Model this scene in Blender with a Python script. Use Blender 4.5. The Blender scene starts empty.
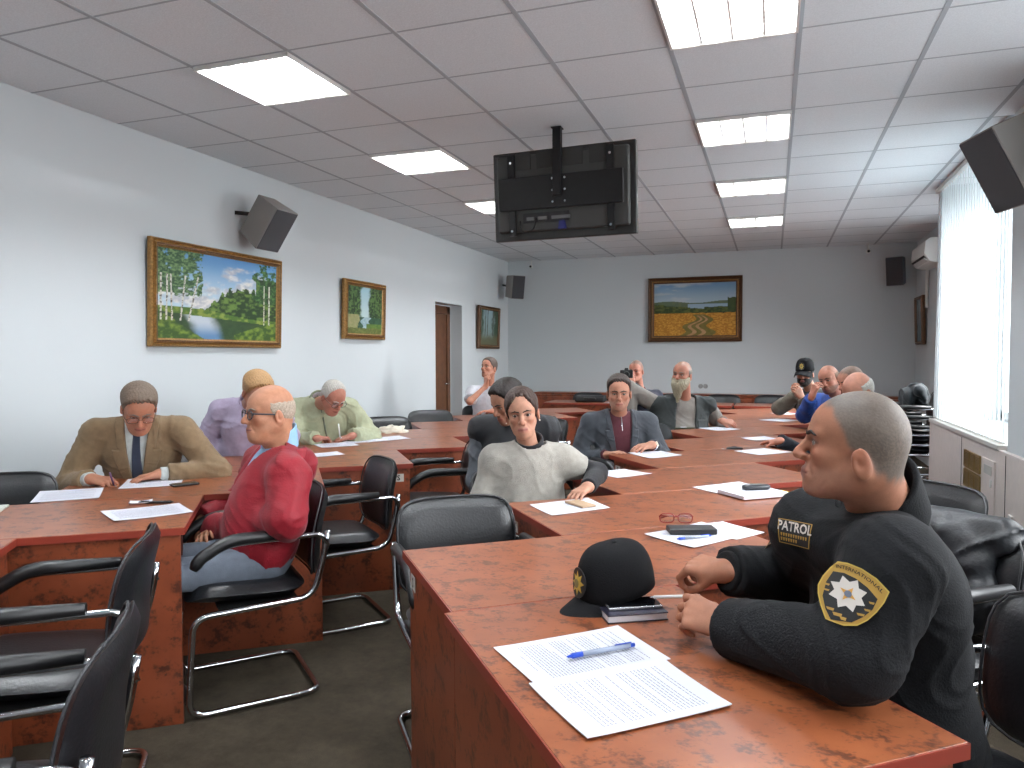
import bpy, bmesh, math, random
import numpy as np
from mathutils import Vector, Matrix, noise
from mathutils.bvhtree import BVHTree
random.seed(7)
COL = bpy.context.scene.collection
PI = math.pi

# ------------------------------------------------------------------ materials
def lin(c):
    return tuple(((v/255)/12.92 if v/255 <= .04045 else ((v/255+.055)/1.055)**2.4) for v in c)
MATS = {}
def mat(name, rgb, rough=.6, metal=0.0, spec=.5, noise_amt=0.0, noise_scale=20.0, bump=0.0, bump_scale=60.0, emit=0.0, trans=0.0, alpha=1.0, sheen=0.0):
    if name in MATS: return MATS[name]
    m = bpy.data.materials.new(name); m.use_nodes = True
    nt = m.node_tree; b = nt.nodes['Principled BSDF']
    c = lin(rgb)
    b.inputs['Base Color'].default_value = (*c, 1)
    b.inputs['Roughness'].default_value = rough
    b.inputs['Metallic'].default_value = metal
    b.inputs['Specular IOR Level'].default_value = spec
    if trans: b.inputs['Transmission Weight'].default_value = trans
    if alpha < 1: b.inputs['Alpha'].default_value = alpha
    if sheen: b.inputs['Sheen Weight'].default_value = sheen
    if emit:
        b.inputs['Emission Color'].default_value = (*c, 1); b.inputs['Emission Strength'].default_value = emit
    tc = nt.nodes.new('ShaderNodeTexCoord')
    if noise_amt:
        n = nt.nodes.new('ShaderNodeTexNoise'); n.inputs['Scale'].default_value = noise_scale; n.inputs['Detail'].default_value = 4
        nt.links.new(tc.outputs['Object'], n.inputs['Vector'])
        r = nt.nodes.new('ShaderNodeValToRGB')
        r.color_ramp.elements[0].position = .35; r.color_ramp.elements[1].position = .65
        r.color_ramp.elements[0].color = (*[max(0, v*(1-noise_amt)) for v in c], 1)
        r.color_ramp.elements[1].color = (*[min(1, v*(1+noise_amt)) for v in c], 1)
        nt.links.new(n.outputs['Fac'], r.inputs['Fac']); nt.links.new(r.outputs['Color'], b.inputs['Base Color'])
    if bump:
        n2 = nt.nodes.new('ShaderNodeTexNoise'); n2.inputs['Scale'].default_value = bump_scale; n2.inputs['Detail'].default_value = 5
        nt.links.new(tc.outputs['Object'], n2.inputs['Vector'])
        bp = nt.nodes.new('ShaderNodeBump'); bp.inputs['Strength'].default_value = bump; bp.inputs['Distance'].default_value = .004
        nt.links.new(n2.outputs['Fac'], bp.inputs['Height']); nt.links.new(bp.outputs['Normal'], b.inputs['Normal'])
    MATS[name] = m
    return m

def attr_mat(name, rough=.6, spec=.4, bump=0.0, bump_scale=200.0, sss=0.0, mottled=0.0):
    """material whose own colour comes from the mesh colour attribute 'Col'"""
    if name in MATS: return MATS[name]
    m = bpy.data.materials.new(name); m.use_nodes = True
    nt = m.node_tree; b = nt.nodes['Principled BSDF']
    a = nt.nodes.new('ShaderNodeAttribute'); a.attribute_name = 'Col'
    b.inputs['Roughness'].default_value = rough; b.inputs['Specular IOR Level'].default_value = spec
    if sss:
        b.inputs['Subsurface Weight'].default_value = sss; b.inputs['Subsurface Radius'].default_value = (.012, .005, .003); b.inputs['Subsurface Scale'].default_value = 1.0
    src = a.outputs['Color']
    tc = nt.nodes.new('ShaderNodeTexCoord')
    if mottled:
        n = nt.nodes.new('ShaderNodeTexNoise'); n.inputs['Scale'].default_value = 45; n.inputs['Detail'].default_value = 5
        nt.links.new(tc.outputs['Object'], n.inputs['Vector'])
        mx = nt.nodes.new('ShaderNodeMix'); mx.data_type = 'RGBA'; mx.blend_type = 'OVERLAY'; mx.inputs[0].default_value = mottled
        nt.links.new(src, mx.inputs[6]); nt.links.new(n.outputs['Fac'], mx.inputs[7]); src = mx.outputs[2]
    nt.links.new(src, b.inputs['Base Color'])
    if bump:
        n2 = nt.nodes.new('ShaderNodeTexNoise'); n2.inputs['Scale'].default_value = bump_scale; n2.inputs['Detail'].default_value = 4
        nt.links.new(tc.outputs['Object'], n2.inputs['Vector'])
        bp = nt.nodes.new('ShaderNodeBump'); bp.inputs['Strength'].default_value = bump; bp.inputs['Distance'].default_value = .002
        nt.links.new(n2.outputs['Fac'], bp.inputs['Height']); nt.links.new(bp.outputs['Normal'], b.inputs['Normal'])
    MATS[name] = m
    return m

def burl(name, base, dark, light, rough=.28, scale=1.0, coat=.3, dk=0.0):
    """reddish brown burr-veneer laminate with dark clouded knots"""
    m = bpy.data.materials.new(name); m.use_nodes = True
    nt = m.node_tree; b = nt.nodes['Principled BSDF']; N = nt.nodes.new; L = nt.links.new
    g = N('ShaderNodeNewGeometry')
    mp = N('ShaderNodeMapping'); L(g.outputs['Position'], mp.inputs['Vector']); mp.inputs['Rotation'].default_value = (0, 0, -.68); mp.inputs['Scale'].default_value = (1, 1.35, 1.2)
    def nz(sc, det, rg, dist=0.0):
        n = N('ShaderNodeTexNoise'); n.inputs['Scale'].default_value = sc*scale; n.inputs['Detail'].default_value = det; n.inputs['Roughness'].default_value = rg; n.inputs['Distortion'].default_value = dist
        L(mp.outputs[0], n.inputs['Vector']); return n
    n0 = nz(4, 5, .6); r0 = N('ShaderNodeValToRGB'); e = r0.color_ramp.elements
    e[0].position = .36; e[0].color = (*lin(base), 1); e[1].position = .62; e[1].color = (*lin(light), 1); L(n0.outputs['Fac'], r0.inputs['Fac'])
    n1 = nz(13, 5, .62, .3); n2 = nz(60, 4, .65)
    mm = N('ShaderNodeMath'); mm.operation = 'MULTIPLY_ADD'; L(n2.outputs['Fac'], mm.inputs[0]); mm.inputs[1].default_value = .48
    m0 = N('ShaderNodeMath'); m0.operation = 'MULTIPLY'; L(n1.outputs['Fac'], m0.inputs[0]); m0.inputs[1].default_value = .78; L(m0.outputs[0], mm.inputs[2])
    r1 = N('ShaderNodeValToRGB'); e = r1.color_ramp.elements
    e[0].position = .49+dk; e[0].color = (1, 1, 1, 1); e[1].position = .60+dk; e[1].color = (0, 0, 0, 1); L(mm.outputs[0], r1.inputs['Fac'])
    sc_ = N('ShaderNodeMath'); sc_.operation = 'MULTIPLY'; L(r1.outputs['Color'], sc_.inputs[0]); sc_.inputs[1].default_value = .85
    mx = N('ShaderNodeMix'); mx.data_type = 'RGBA'; L(sc_.outputs[0], mx.inputs[0]); L(r0.outputs['Color'], mx.inputs[6]); mx.inputs[7].default_value = (*lin(dark), 1)
    L(mx.outputs[2], b.inputs['Base Color'])
    b.inputs['Roughness'].default_value = rough; b.inputs['Specular IOR Level'].default_value = .5
    b.inputs['Coat Weight'].default_value = coat; b.inputs['Coat Roughness'].default_value = .18
    return m

# ------------------------------------------------------------------ mesh builder
class MB:
    def __init__(s): s.v = []; s.f = []; s.c = None
    def add(s, vs, fs):
        o = len(s.v); s.v += [tuple(v) for v in vs]; s.f += [tuple(i+o for i in f) for f in fs]; return s
    def box(s, c, d, R=None, taper=None):
        x, y, z = d[0]/2, d[1]/2, d[2]/2
        P = [Vector((a*x, b*y, e*z)) for a in (-1, 1) for b in (-1, 1) for e in (-1, 1)]
        if taper: P = [Vector((p.x*(taper if p.z > 0 else 1), p.y*(taper if p.z > 0 else 1), p.z)) for p in P]
        if R is not None: P = [R @ p for p in P]
        P = [p+Vector(c) for p in P]
        return s.add(P, [(0, 1, 3, 2), (4, 6, 7, 5), (0, 4, 5, 1), (2, 3, 7, 6), (0, 2, 6, 4), (1, 5, 7, 3)])
    def prism(s, pts, z0, z1):
        n = len(pts)
        a = sum(pts[i][0]*pts[(i+1) % n][1]-pts[(i+1) % n][0]*pts[i][1] for i in range(n))
        if a < 0: pts = pts[::-1]
        return s.add([(p[0], p[1], z0) for p in pts]+[(p[0], p[1], z1) for p in pts],
                     [tuple(range(n-1, -1, -1)), tuple(range(n, 2*n))]+[(i, (i+1) % n, n+(i+1) % n, n+i) for i in range(n)])
    def tube(s, pts, r, n=10, closed=False, sx=1.0, cap=True):
        pts = [Vector(p) for p in pts]; m = len(pts)
        rs = r if isinstance(r, (list, tuple)) else [r]*m
        T = []
        for i in range(m):
            if closed: t = pts[(i+1) % m]-pts[i-1]
            else: t = pts[min(i+1, m-1)]-pts[max(i-1, 0)]
            T.append(t.normalized() if t.length > 1e-9 else Vector((0, 0, 1)))
        ref = Vector((0, 0, 1)) if abs(T[0].z) < .9 else Vector((0, 1, 0))
        nrm = (ref-T[0]*ref.dot(T[0])).normalized(); vs = []
        for i in range(m):
            nrm = nrm-T[i]*nrm.dot(T[i]); nrm = nrm.normalized() if nrm.length > 1e-6 else T[i].orthogonal().normalized()
            bi = T[i].cross(nrm)
            for k in range(n):
                a = 2*PI*k/n; vs.append(pts[i]+nrm*math.cos(a)*rs[i]+bi*math.sin(a)*rs[i]*sx)
        fs = []
        for i in range(m if closed else m-1):
            j = (i+1) % m
            for k in range(n): fs.append((i*n+k, i*n+(k+1) % n, j*n+(k+1) % n, j*n+k))
        if not closed and cap: fs += [tuple(range(n-1, -1, -1)), tuple((m-1)*n+k for k in range(n))]
        return s.add(vs, fs)
    def lathe(s, prof, c=(0, 0, 0), n=24, R=None):
        vs = []; fs = []; m = len(prof)
        for r, z in prof:
            for k in range(n):
                p = Vector((r*math.cos(2*PI*k/n), r*math.sin(2*PI*k/n), z))
                if R is not None: p = R @ p
                vs.append(p+Vector(c))
        for i in range(m-1):
            for k in range(n): fs.append((i*n+k, i*n+(k+1) % n, (i+1)*n+(k+1) % n, (i+1)*n+k))
        fs += [tuple(range(n-1, -1, -1)), tuple((m-1)*n+k for k in range(n))]
        return s.add(vs, fs)
    def sphere(s, c, r, n=12, sc=(1, 1, 1)):
        prof = [(max(1e-4, r*math.sin(PI*i/n)), -r*math.cos(PI*i/n)) for i in range(n+1)]
        o = len(s.v); s.lathe(prof, (0, 0, 0), 2*n)
        s.v[o:] = [(v[0]*sc[0]+c[0], v[1]*sc[1]+c[1], v[2]*sc[2]+c[2]) for v in s.v[o:]]
        return s
    def build(s, name, m, parent=None, smooth=False, bevel=0.0, seg=2, sub=0, solid=0.0, colors=None, split=40):
        me = bpy.data.meshes.new(name); me.from_pydata(s.v, [], s.f); me.update()
        bm = bmesh.new(); bm.from_mesh(me)
        bmesh.ops.recalc_face_normals(bm, faces=bm.faces)
        bm.to_mesh(me); bm.free()
        o = bpy.data.objects.new(name, me); COL.objects.link(o)
        me.materials.append(m)
        if colors is not None: set_col(me, colors)
        if smooth: me.polygons.foreach_set('use_smooth', [True]*len(me.polygons))
        if bevel:
            md = o.modifiers.new('b', 'BEVEL'); md.width = bevel; md.segments = seg; md.limit_method = 'ANGLE'; md.angle_limit = math.radians(35)
            me.polygons.foreach_set('use_smooth', [True]*len(me.polygons)); md.harden_normals = True
        if solid:
            md = o.modifiers.new('s', 'SOLIDIFY'); md.thickness = solid; md.offset = 0
        if sub:
            md = o.modifiers.new('u', 'SUBSURF'); md.levels = sub; md.render_levels = sub
            me.polygons.foreach_set('use_smooth', [True]*len(me.polygons))
        if parent is not None: o.parent = parent
        return o

def set_col(me, colors):
    a = me.color_attributes.new('Col', 'FLOAT_COLOR', 'POINT')
    c = np.ones((len(me.vertices), 4), np.float32); c[:, :3] = np.asarray(colors, np.float32)[:, :3]
    a.data.foreach_set('color', c.ravel())

def arc(pts, rad, n=5):
    """polyline with rounded corners"""
    pts = [Vector(p) for p in pts]; out = [pts[0]]
    for i in range(1, len(pts)-1):
        a, b, c = pts[i-1], pts[i], pts[i+1]
        r = min(rad, (a-b).length*.49, (c-b).length*.49)
        p, q = b+(a-b).normalized()*r, b+(c-b).normalized()*r
        for k in range(n+1):
            t = k/n; out.append(p*(1-t)**2+b*2*t*(1-t)+q*t*t)
    out.append(pts[-1])
    return out

def tag(o, label=None, cat=None, group=None, kind=None):
    if label: o['label'] = label
    if cat: o['category'] = cat
    if group: o['group'] = group
    if kind: o['kind'] = kind
    return o
def empty(name, loc, rz=0, label=None, cat=None, group=None):
    o = bpy.data.objects.new(name, None); COL.objects.link(o); o.location = loc; o.rotation_euler = (0, 0, rz); o.empty_display_size = .1
    return tag(o, label, cat, group)
def copy_tree(o, parent=None):
    c = o.copy(); COL.objects.link(c); c.parent = parent
    for ch in [x for x in KIDS.get(o.name, [])]: copy_tree_child(ch, c, c)
    return c
KIDS = {}
def register(o):
    for x in bpy.data.objects:
        if x.parent is not None: KIDS.setdefault(x.parent.name, [])
    KIDS[o.name] = [x for x in bpy.data.objects if x.parent == o]
    for k in KIDS[o.name]: register(k)
def copy_tree_child(o, parent, newp):
    c = o.copy(); COL.objects.link(c); c.parent = newp
    for ch in KIDS.get(o.name, []): copy_tree_child(ch, c, c)
    return c

def text_mesh(body, size=1.0, depth=0.0, align='CENTER', bold=0.0):
    cu = bpy.data.curves.new('lettering', 'FONT'); cu.body = body; cu.size = size; cu.extrude = depth; cu.align_x = align; cu.align_y = 'CENTER'; cu.resolution_u = 2
    cu.offset = bold
    o = bpy.data.objects.new('lettering', cu); COL.objects.link(o)
    dg = bpy.context.evaluated_depsgraph_get(); me = bpy.data.meshes.new_from_object(o.evaluated_get(dg))
    vs = [v.co.copy() for v in me.vertices]; fs = [tuple(p.vertices) for p in me.polygons]
    bpy.data.objects.remove(o); bpy.data.curves.remove(cu); bpy.data.meshes.remove(me)
    return vs, fs
# ------------------------------------------------------------------ setting
CZ = 1.369
XL, XR, YF, YB, H = -4.05, 1.83, 11.30, -3.2, 2.888
def wallpaper(name, rgb):
    m = mat(name, rgb, rough=.85, spec=.2, bump=.35, bump_scale=240)
    return m
M_wall = wallpaper('pale_blue_grey_wallpaper', (203, 208, 210))
M_sill = mat('sill_laminate', (206, 202, 196), rough=.45)
M_cabinet = mat('radiator_cover_laminate', (218, 208, 202), rough=.5, noise_amt=.03)
M_brass = mat('vent_brass', (150, 128, 84), rough=.4, metal=.4)
M_black = mat('matt_black', (18, 18, 19), rough=.5)
M_dark = mat('dark_slot', (30, 28, 26), rough=.7)
M_white = mat('white_plastic', (214, 214, 210), rough=.4)
M_doorwood = mat('brown_door_wood', (92, 58, 36), rough=.5, noise_amt=.15, noise_scale=12)

def carpet():
    m = bpy.data.materials.new('grey_carpet'); m.use_nodes = True
    nt = m.node_tree; b = nt.nodes['Principled BSDF']; N = nt.nodes.new; L = nt.links.new
    g = N('ShaderNodeNewGeometry')
    n = N('ShaderNodeTexNoise'); n.inputs['Scale'].default_value = 9; n.inputs['Detail'].default_value = 8; n.inputs['Roughness'].default_value = .8
    L(g.outputs['Position'], n.inputs['Vector'])
    r = N('ShaderNodeValToRGB'); r.color_ramp.elements[0].position = .3; r.color_ramp.elements[1].position = .7
    r.color_ramp.elements[0].color = (*lin((54, 48, 39)), 1); r.color_ramp.elements[1].color = (*lin((76, 68, 57)), 1)
    L(n.outputs['Fac'], r.inputs['Fac']); L(r.outputs['Color'], b.inputs['Base Color'])
    n2 = N('ShaderNodeTexNoise'); n2.inputs['Scale'].default_value = 350; L(g.outputs['Position'], n2.inputs['Vector'])
    bp = N('ShaderNodeBump'); bp.inputs['Strength'].default_value = .6; bp.inputs['Distance'].default_value = .004
    L(n2.outputs['Fac'], bp.inputs['Height']); L(bp.outputs['Normal'], b.inputs['Normal'])
    b.inputs['Roughness'].default_value = .95; b.inputs['Specular IOR Level'].default_value = .15
    return m
def struct(name, mb, m, **k):
    o = mb.build(name, m, **k); o['kind'] = 'structure'; return o
struct('floor', MB().box(((XL+XR)/2, (YF+YB)/2, -.05), (XR-XL+.6, YF-YB+.4, .1)), carpet())

# ceiling of 0.6 m mineral tiles, grid lines as real T-bars
TX0, TY0 = .105, 3.757
M_tile = mat('mineral_ceiling_tile', (220, 225, 229), rough=.9, spec=.15, noise_amt=.05, noise_scale=160, bump=.3, bump_scale=90)
M_tbar = mat('ceiling_t_bar', (172, 178, 184), rough=.85, spec=.1)
LIGHTS = [(i, j) for i in (-1, -5) for j in (-7, -4, -1, 2, 5, 8) if TY0+(j+1)*.6 < YF]
mb = MB()
x_lines = [TX0+i*.6 for i in range(-7, 4)]; y_lines = [TY0+j*.6 for j in range(-12, 14)]
xs = sorted([XL]+[x for x in x_lines if XL < x < XR]+[XR]); ys = sorted([YB]+[y for y in y_lines if YB < y < YF]+[YF])
holes = {(round(TX0+i*.6, 3), round(TY0+j*.6, 3)) for i, j in LIGHTS}
for a in range(len(xs)-1):
    for b in range(len(ys)-1):
        if (round(xs[a], 3), round(ys[b], 3)) in holes: continue
        mb.box(((xs[a]+xs[a+1])/2, (ys[b]+ys[b+1])/2, H+.02), (xs[a+1]-xs[a]-.004, ys[b+1]-ys[b]-.004, .024))
struct('ceiling', mb, M_tile)
mb = MB()
for x in x_lines:
    if XL < x < XR: mb.box((x, (YF+YB)/2, H+.0085), (.024, YF-YB, .006))
struct('trim_1', mb, M_tbar)['label'] = 'lengthwise ceiling grid bars'
mb = MB()
for y in y_lines:
    if YB < y < YF: mb.box(((XL+XR)/2, y, H+.009), (XR-XL, .011, .005))
struct('trim_2', mb, M_tbar)['label'] = 'crosswise ceiling grid bars'
struct('ceiling_slab', MB().box(((XL+XR)/2, (YF+YB)/2, H+.25), (XR-XL+.6, YF-YB+.4, .1)), M_white)

# recessed ceiling luminaires with parabolic louvres
M_louvre = mat('louvre_aluminium', (232, 230, 226), rough=.3, metal=.3)
M_tube = mat('fluorescent_tube', (243, 249, 255), emit=LAMP_EMIT if 'LAMP_EMIT' in globals() else 130.0)
def luminaire(i, j, n):
    x, y = TX0+(i+.5)*.6, TY0+(j+.5)*.6
    t = empty('ceiling_light', (x, y, H+.02))
    w = .29
    fr = MB()
    for s in (-1, 1): fr.box((s*.288, 0, 0), (.012, .588, .07)); fr.box((0, s*.288, 0), (.588, .012, .07))
    fr.box((0, 0, .06), (.588, .588, .01)); fr.build('housing', M_louvre, t)
    for q in range(4):
        xx = -.216+q*.144
        MB().tube([(xx, -.275, .022), (xx, .275, .022)], .017, n=10).build('lamp_tube', M_tube, t, smooth=True)
    lv = MB()
    for q in range(5): lv.box((-.288+q*.144, 0, -.01), (.010, .57, .034))
    for r in range(11):
        lv.box((0, -.26+r*.052, -.012), (.57, .005, .022))
    lv.build('louvre_grid', M_louvre, t)
    return t
first = luminaire(*LIGHTS[0], 0); register(first)
DESC = {-7: 'well behind the camera', -4: 'behind the camera', -1: 'nearest the seated men', 2: 'one row beyond the nearest', 5: 'third along its row', 8: 'last along its row'}
ROWN = {-1: 'square ceiling light in the row nearer the windows, ', -5: 'square louvred ceiling light in the row nearer the painted wall, '}
for k, (i, j) in enumerate(LIGHTS):
    o = first if k == 0 else copy_tree(first)
    o.location = (TX0+(i+.5)*.6, TY0+(j+.5)*.6, H+.02)
    tag(o, ROWN[i]+DESC[j], 'ceiling light', 'recessed ceiling lights in two rows')

# walls
DX0, DX1, DZ = 8.56, 9.42, 2.07     # doorway recess in the picture wall
mb = MB()
t = .12
mb.box((XL-t/2, (YB+DX0)/2, H/2), (t, DX0-YB, H+.3)); mb.box((XL-t/2, (DX1+YF+.2)/2, H/2), (t, YF-DX1+.2, H+.3))
mb.box((XL-t/2, (DX0+DX1)/2, (DZ+H+.15)/2), (t, DX1-DX0, H+.15-DZ))
for yy in (DX0, DX1):
    s = -1 if yy == DX0 else 1
    mb.box((XL-.19, yy+s*.05, DZ/2), (.16, .09, DZ))
mb.box((XL-.19, (DX0+DX1)/2, DZ+.06), (.16, DX1-DX0+.2, .12))
struct('wall_left', mb, M_wall)
mb = MB(); mb.box((XL-.20, (DX0+DX1)/2, DZ/2), (.05, DX1-DX0-.05, DZ-.02))
mb.box((XL-.17, DX0+.1, DZ/2), (.03, .09, DZ-.04)).box((XL-.17, DX1-.1, DZ/2), (.03, .09, DZ-.04)).box((XL-.17, (DX0+DX1)/2, DZ-.08), (.03, DX1-DX0-.1, .09))
d = struct('door_1', mb, M_doorwood, bevel=.004)
h = MB().tube(arc([(XL-.17, DX1-.2, 1.0), (XL-.11, DX1-.2, 1.0), (XL-.11, DX1-.32, 1.0)], .02), .009).build('door_handle', mat('steel', (190, 190, 190), rough=.25, metal=1), d, smooth=True)
struct('wall_far', MB().box(((XL+XR)/2, YF+.06, H/2), (XR-XL+.4, .12, H+.3)), M_wall)
struct('wall_back', MB().box(((XL+XR)/2, YB-.06, H/2), (XR-XL+.4, .12, H+.3)), M_wall)
# window wall: thick wall, openings; the wall face stands in to X=1.40 up to Y=7.75
W1 = (5.52, 7.62); W2 = (1.4, 4.3); W3 = (-2.4, .5); ZS = .79
xa, xb = 1.43, XR+.35
mb = MB()
segs = [(YB, W3[0]), (W3[1], W2[0]), (W2[1], W1[0]), (W1[1], 7.80)]
for a, b in segs: mb.box(((xa+xb)/2, (a+b)/2, H/2), (xb-xa, b-a, H+.3))
for a, b in (W1, W2, W3):
    mb.box(((XR-.02+xb)/2, (a+b)/2, ZS/2), (xb-XR+.02, b-a, ZS))
    mb.box(((xa+.42+xb)/2, (a+b)/2, H), (xb-xa-.42, b-a, .30))
W4_added = (8.0, 9.2)  # added window, out of view, so that daylight reaches the far wall
mb.box((XR+.06, (7.80+W4_added[0])/2, H/2), (.12, W4_added[0]-7.80, H+.3)); mb.box((XR+.06, (W4_added[1]+YF+.2)/2, H/2), (.12, YF-W4_added[1]+.2, H+.3))
mb.box((XR+.06, (W4_added[0]+W4_added[1])/2, .45), (.12, W4_added[1]-W4_added[0], .9)); mb.box((XR+.06, (W4_added[0]+W4_added[1])/2, H), (.12, W4_added[1]-W4_added[0], .5))
struct('wall_right', mb, M_wall)
M_frame = mat('white_window_frame', (232, 234, 236), rough=.35)
M_glass = mat('window_glass', (255, 255, 255), rough=.0, trans=1.0, spec=.3)
def thin_glass():
    m = bpy.data.materials.new('thin_pane'); m.use_nodes = True; nt = m.node_tree
    for n in list(nt.nodes):
        if n.type != 'OUTPUT_MATERIAL': nt.nodes.remove(n)
    tr = nt.nodes.new('ShaderNodeBsdfTransparent'); gl = nt.nodes.new('ShaderNodeBsdfGlossy'); gl.inputs['Roughness'].default_value = .02
    mx = nt.nodes.new('ShaderNodeMixShader'); mx.inputs[0].default_value = .06
    nt.links.new(tr.outputs[0], mx.inputs[1]); nt.links.new(gl.outputs[0], mx.inputs[2]); nt.links.new(mx.outputs[0], [n for n in nt.nodes if n.type == 'OUTPUT_MATERIAL'][0].inputs[0])
    return m
M_pane = thin_glass()
for n, (a, b) in enumerate((W1, W2, W3, W4_added), 1):
    mb = MB(); z0, z1 = (ZS+.02, H-.16) if n < 4 else (.9, H-.25); xx = XR+.12 if n < 4 else XR+.07
    for yy in (a+.04, (2*a+b)/3, (a+2*b)/3, b-.04): mb.box((xx, yy, (z0+z1)/2), (.07, .07, z1-z0))
    for zz in (z0+.03, z1-.03): mb.box((xx, (a+b)/2, zz), (.07, b-a, .07))
    w = struct('window_%d' % n, mb, M_frame, bevel=.004)  # the last of these is the added, unseen window
    MB().box((xx, (a+b)/2, (z0+z1)/2), (.006, b-a-.06, z1-z0-.06)).build('window_pane', M_pane, w)
    if n < 4: MB().box(((1.372+XR+.09)/2, (a+b)/2+(.06 if n == 1 else 0), ZS-.02), (XR+.09-1.372, b-a+(.12 if n == 1 else 0)-.004, .035)).build('window_sill', M_sill, w, bevel=.006)

# radiator cover under the visible window
rc = empty('radiator_cover', (1.40, 6.6, 0), 0, 'grey laminate radiator cover with brass vents under the window', 'radiator cover')
y0, y1 = 4.35-6.6, 7.74-6.6
MB().box((.0, (y0+y1)/2, .38), (.036, y1-y0-.004, .755)).build('front_panel', M_cabinet, rc, bevel=.002)
MB().box((.215, y1-.02, .375), (.39, .03, .745)).build('end_panel', M_cabinet, rc, bevel=.002)
for yy in (.06, ): pass
for yy in (5.36, 6.50):
    MB().box((-.0195, yy-6.6, .375), (.003, .006, .73)).build('panel_joint', M_dark, rc)
for z in (.60, .455):
    g = MB(); yc = 6.16-6.6; wd = .44
    for s in (-1, 1): g.box((-.024, yc+s*wd/2, z), (.012, .012, .12)); g.box((-.024, yc, z+s*.058), (.012, wd, .012))
    for q in range(9): g.box((-.022, yc, z-.045+q*.0112), (.010, wd-.02, .005))
    for q in range(1, 3): g.box((-.024, yc-wd/2+q*wd/3, z), (.012, .008, .11))
    v = g.build('vent', M_brass, rc)
    MB().box((-.0192, yc, z), (.003, wd-.01, .11)).build('vent_opening', M_dark, v)
ac_ = MB().box((-.024, 5.72-6.6, .47), (.01, .30, .40))
o = ac_.build('access_door', M_cabinet, rc, bevel=.002)
MB().box((-.032, 5.63-6.6, .52), (.01, .03, .05)).build('lock_plate', M_white, o, bevel=.002)
MB().box((-.03, 5.72-6.6, .60), (.004, .18, .06)).build('warning_label', mat('pale_label', (188, 186, 180), rough=.6), o)
# socket on the pillar
so = empty('wall_socket', (1.381, 5.20, .33), 0, 'white wall socket on the laminate panel beside the brass vents', 'socket')
MB().box((-.008, 0, 0), (.016, .08, .13)).build('plate', M_white, so, bevel=.004)
for z in (-.03, .03): MB().lathe([(.0, 0), (.019, 0), (.019, .006), (0, .006)], (-.017, 0, z), 16, Matrix.Rotation(PI/2, 3, 'Y')).build('socket_insert', mat('socket_grey', (150, 150, 148)), so)
struct('baseboard_right', MB().box((1.42, 2.0, .04), (.02, 7.0, .08)), mat('baseboard', (120, 110, 100), rough=.5))
struct('baseboard_left', MB().box((XL+.01, (YB+DX0)/2, .04), (.02, DX0-YB-.02, .08)), MATS['baseboard'])
struct('baseboard_far', MB().box(((XL+XR)/2, YF-.01, .04), (XR-XL-.05, .02, .08)), MATS['baseboard'])

# vertical blinds: translucent fabric slats hanging in front of the glass
def blind_mat():
    m = bpy.data.materials.new('blind_fabric'); m.use_nodes = True; nt = m.node_tree; N = nt.nodes.new; L = nt.links.new
    for n in list(nt.nodes):
        if n.type != 'OUTPUT_MATERIAL': nt.nodes.remove(n)
    out = [n for n in nt.nodes if n.type == 'OUTPUT_MATERIAL'][0]
    d = N('ShaderNodeBsdfDiffuse'); d.inputs['Color'].default_value = (.72, .78, .80, 1)
    t = N('ShaderNodeBsdfTranslucent'); t.inputs['Color'].default_value = (.86, .93, .95, 1)
    mx = N('ShaderNodeMixShader'); mx.inputs[0].default_value = .72
    L(d.outputs[0], mx.inputs[1]); L(t.outputs[0], mx.inputs[2]); L(mx.outputs[0], out.inputs[0])
    return m
M_blind = blind_mat()
bl = empty('vertical_blinds', (1.42, 6.6, 0), 0, 'white translucent vertical blinds drawn across the bright window', 'blinds')
MB().box((0, .05, H-.02), (.05, 2.2, .04)).build('head_rail', M_white, bl, bevel=.004)
ns = 26; a0 = 5.60-6.6; a1 = 7.66-6.6
for q in range(ns):
    yy = a0+(a1-a0)*q/(ns-1); mb = MB(); lean = .12*(q/(ns-1))**2
    vs = []
    for zz in np.linspace(H-.05, .80, 8):
        f = (H-zz)/H
        for e in (-1, -.33, .33, 1):
            yo = e*.047; xo = .012*(1-e*e)+e*.010
            vs.append((xo-.02*f*math.sin(q*.35), yy+yo+lean*f, zz))
    fs = []
    for r in range(7):
        for c in range(3): fs.append((r*4+c, r*4+c+1, r*4+c+5, r*4+c+4))
    mb.add(vs, fs); s_ = mb.build('slat', M_blind, bl, smooth=True)
    MB().box((0.0, yy+lean*.73, .797), (.012, .08, .012)).build('slat_weight', M_white, s_)
# ------------------------------------------------------------------ conference tables
M_top = burl('burr_tabletop', (130, 70, 40), (66, 34, 25), (146, 83, 50), rough=.37, scale=1.35, coat=.22, dk=.022)
M_side = burl('burr_side_panel', (120, 58, 34), (58, 28, 19), (136, 68, 40), rough=.38, scale=.8, coat=.15, dk=.015)
M_edge = mat('red_brown_edge_band', (132, 52, 38), rough=.35)
M_inner = mat('dark_red_board', (76, 30, 22), rough=.5, noise_amt=.1)
M_sticker = mat('paper_sticker', (190, 184, 176), rough=.7)
M_ink = mat('dark_print', (30, 30, 34), rough=.7)
TZ = .742
class Row:
    def __init__(s, origin, d, th):
        s.o = Vector((*origin, 0)); s.d = Vector((*d, 0)); a = math.radians(th); s.th = a
        s.u = Vector((math.cos(a), math.sin(a), 0)); s.n = Vector((-math.sin(a), math.cos(a), 0))
        s.w = s.d.dot(s.n); s.st = s.d.dot(s.u); s.L = 1.2
    def T(s, k): return s.o+s.d*k                      # left far corner of strip k
R_ = Row((-1.128, 2.122), (.05, .835), 39.0)          # T(0) = tip of strip 0
_t = Row((-2.038, 2.147), (.027, .867), 36.5)
L_ = Row((0, 0), (.027, .867), 36.5); L_.o = Vector((-2.038, 2.147, 0))-L_.u*1.2+L_.n*L_.w
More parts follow.
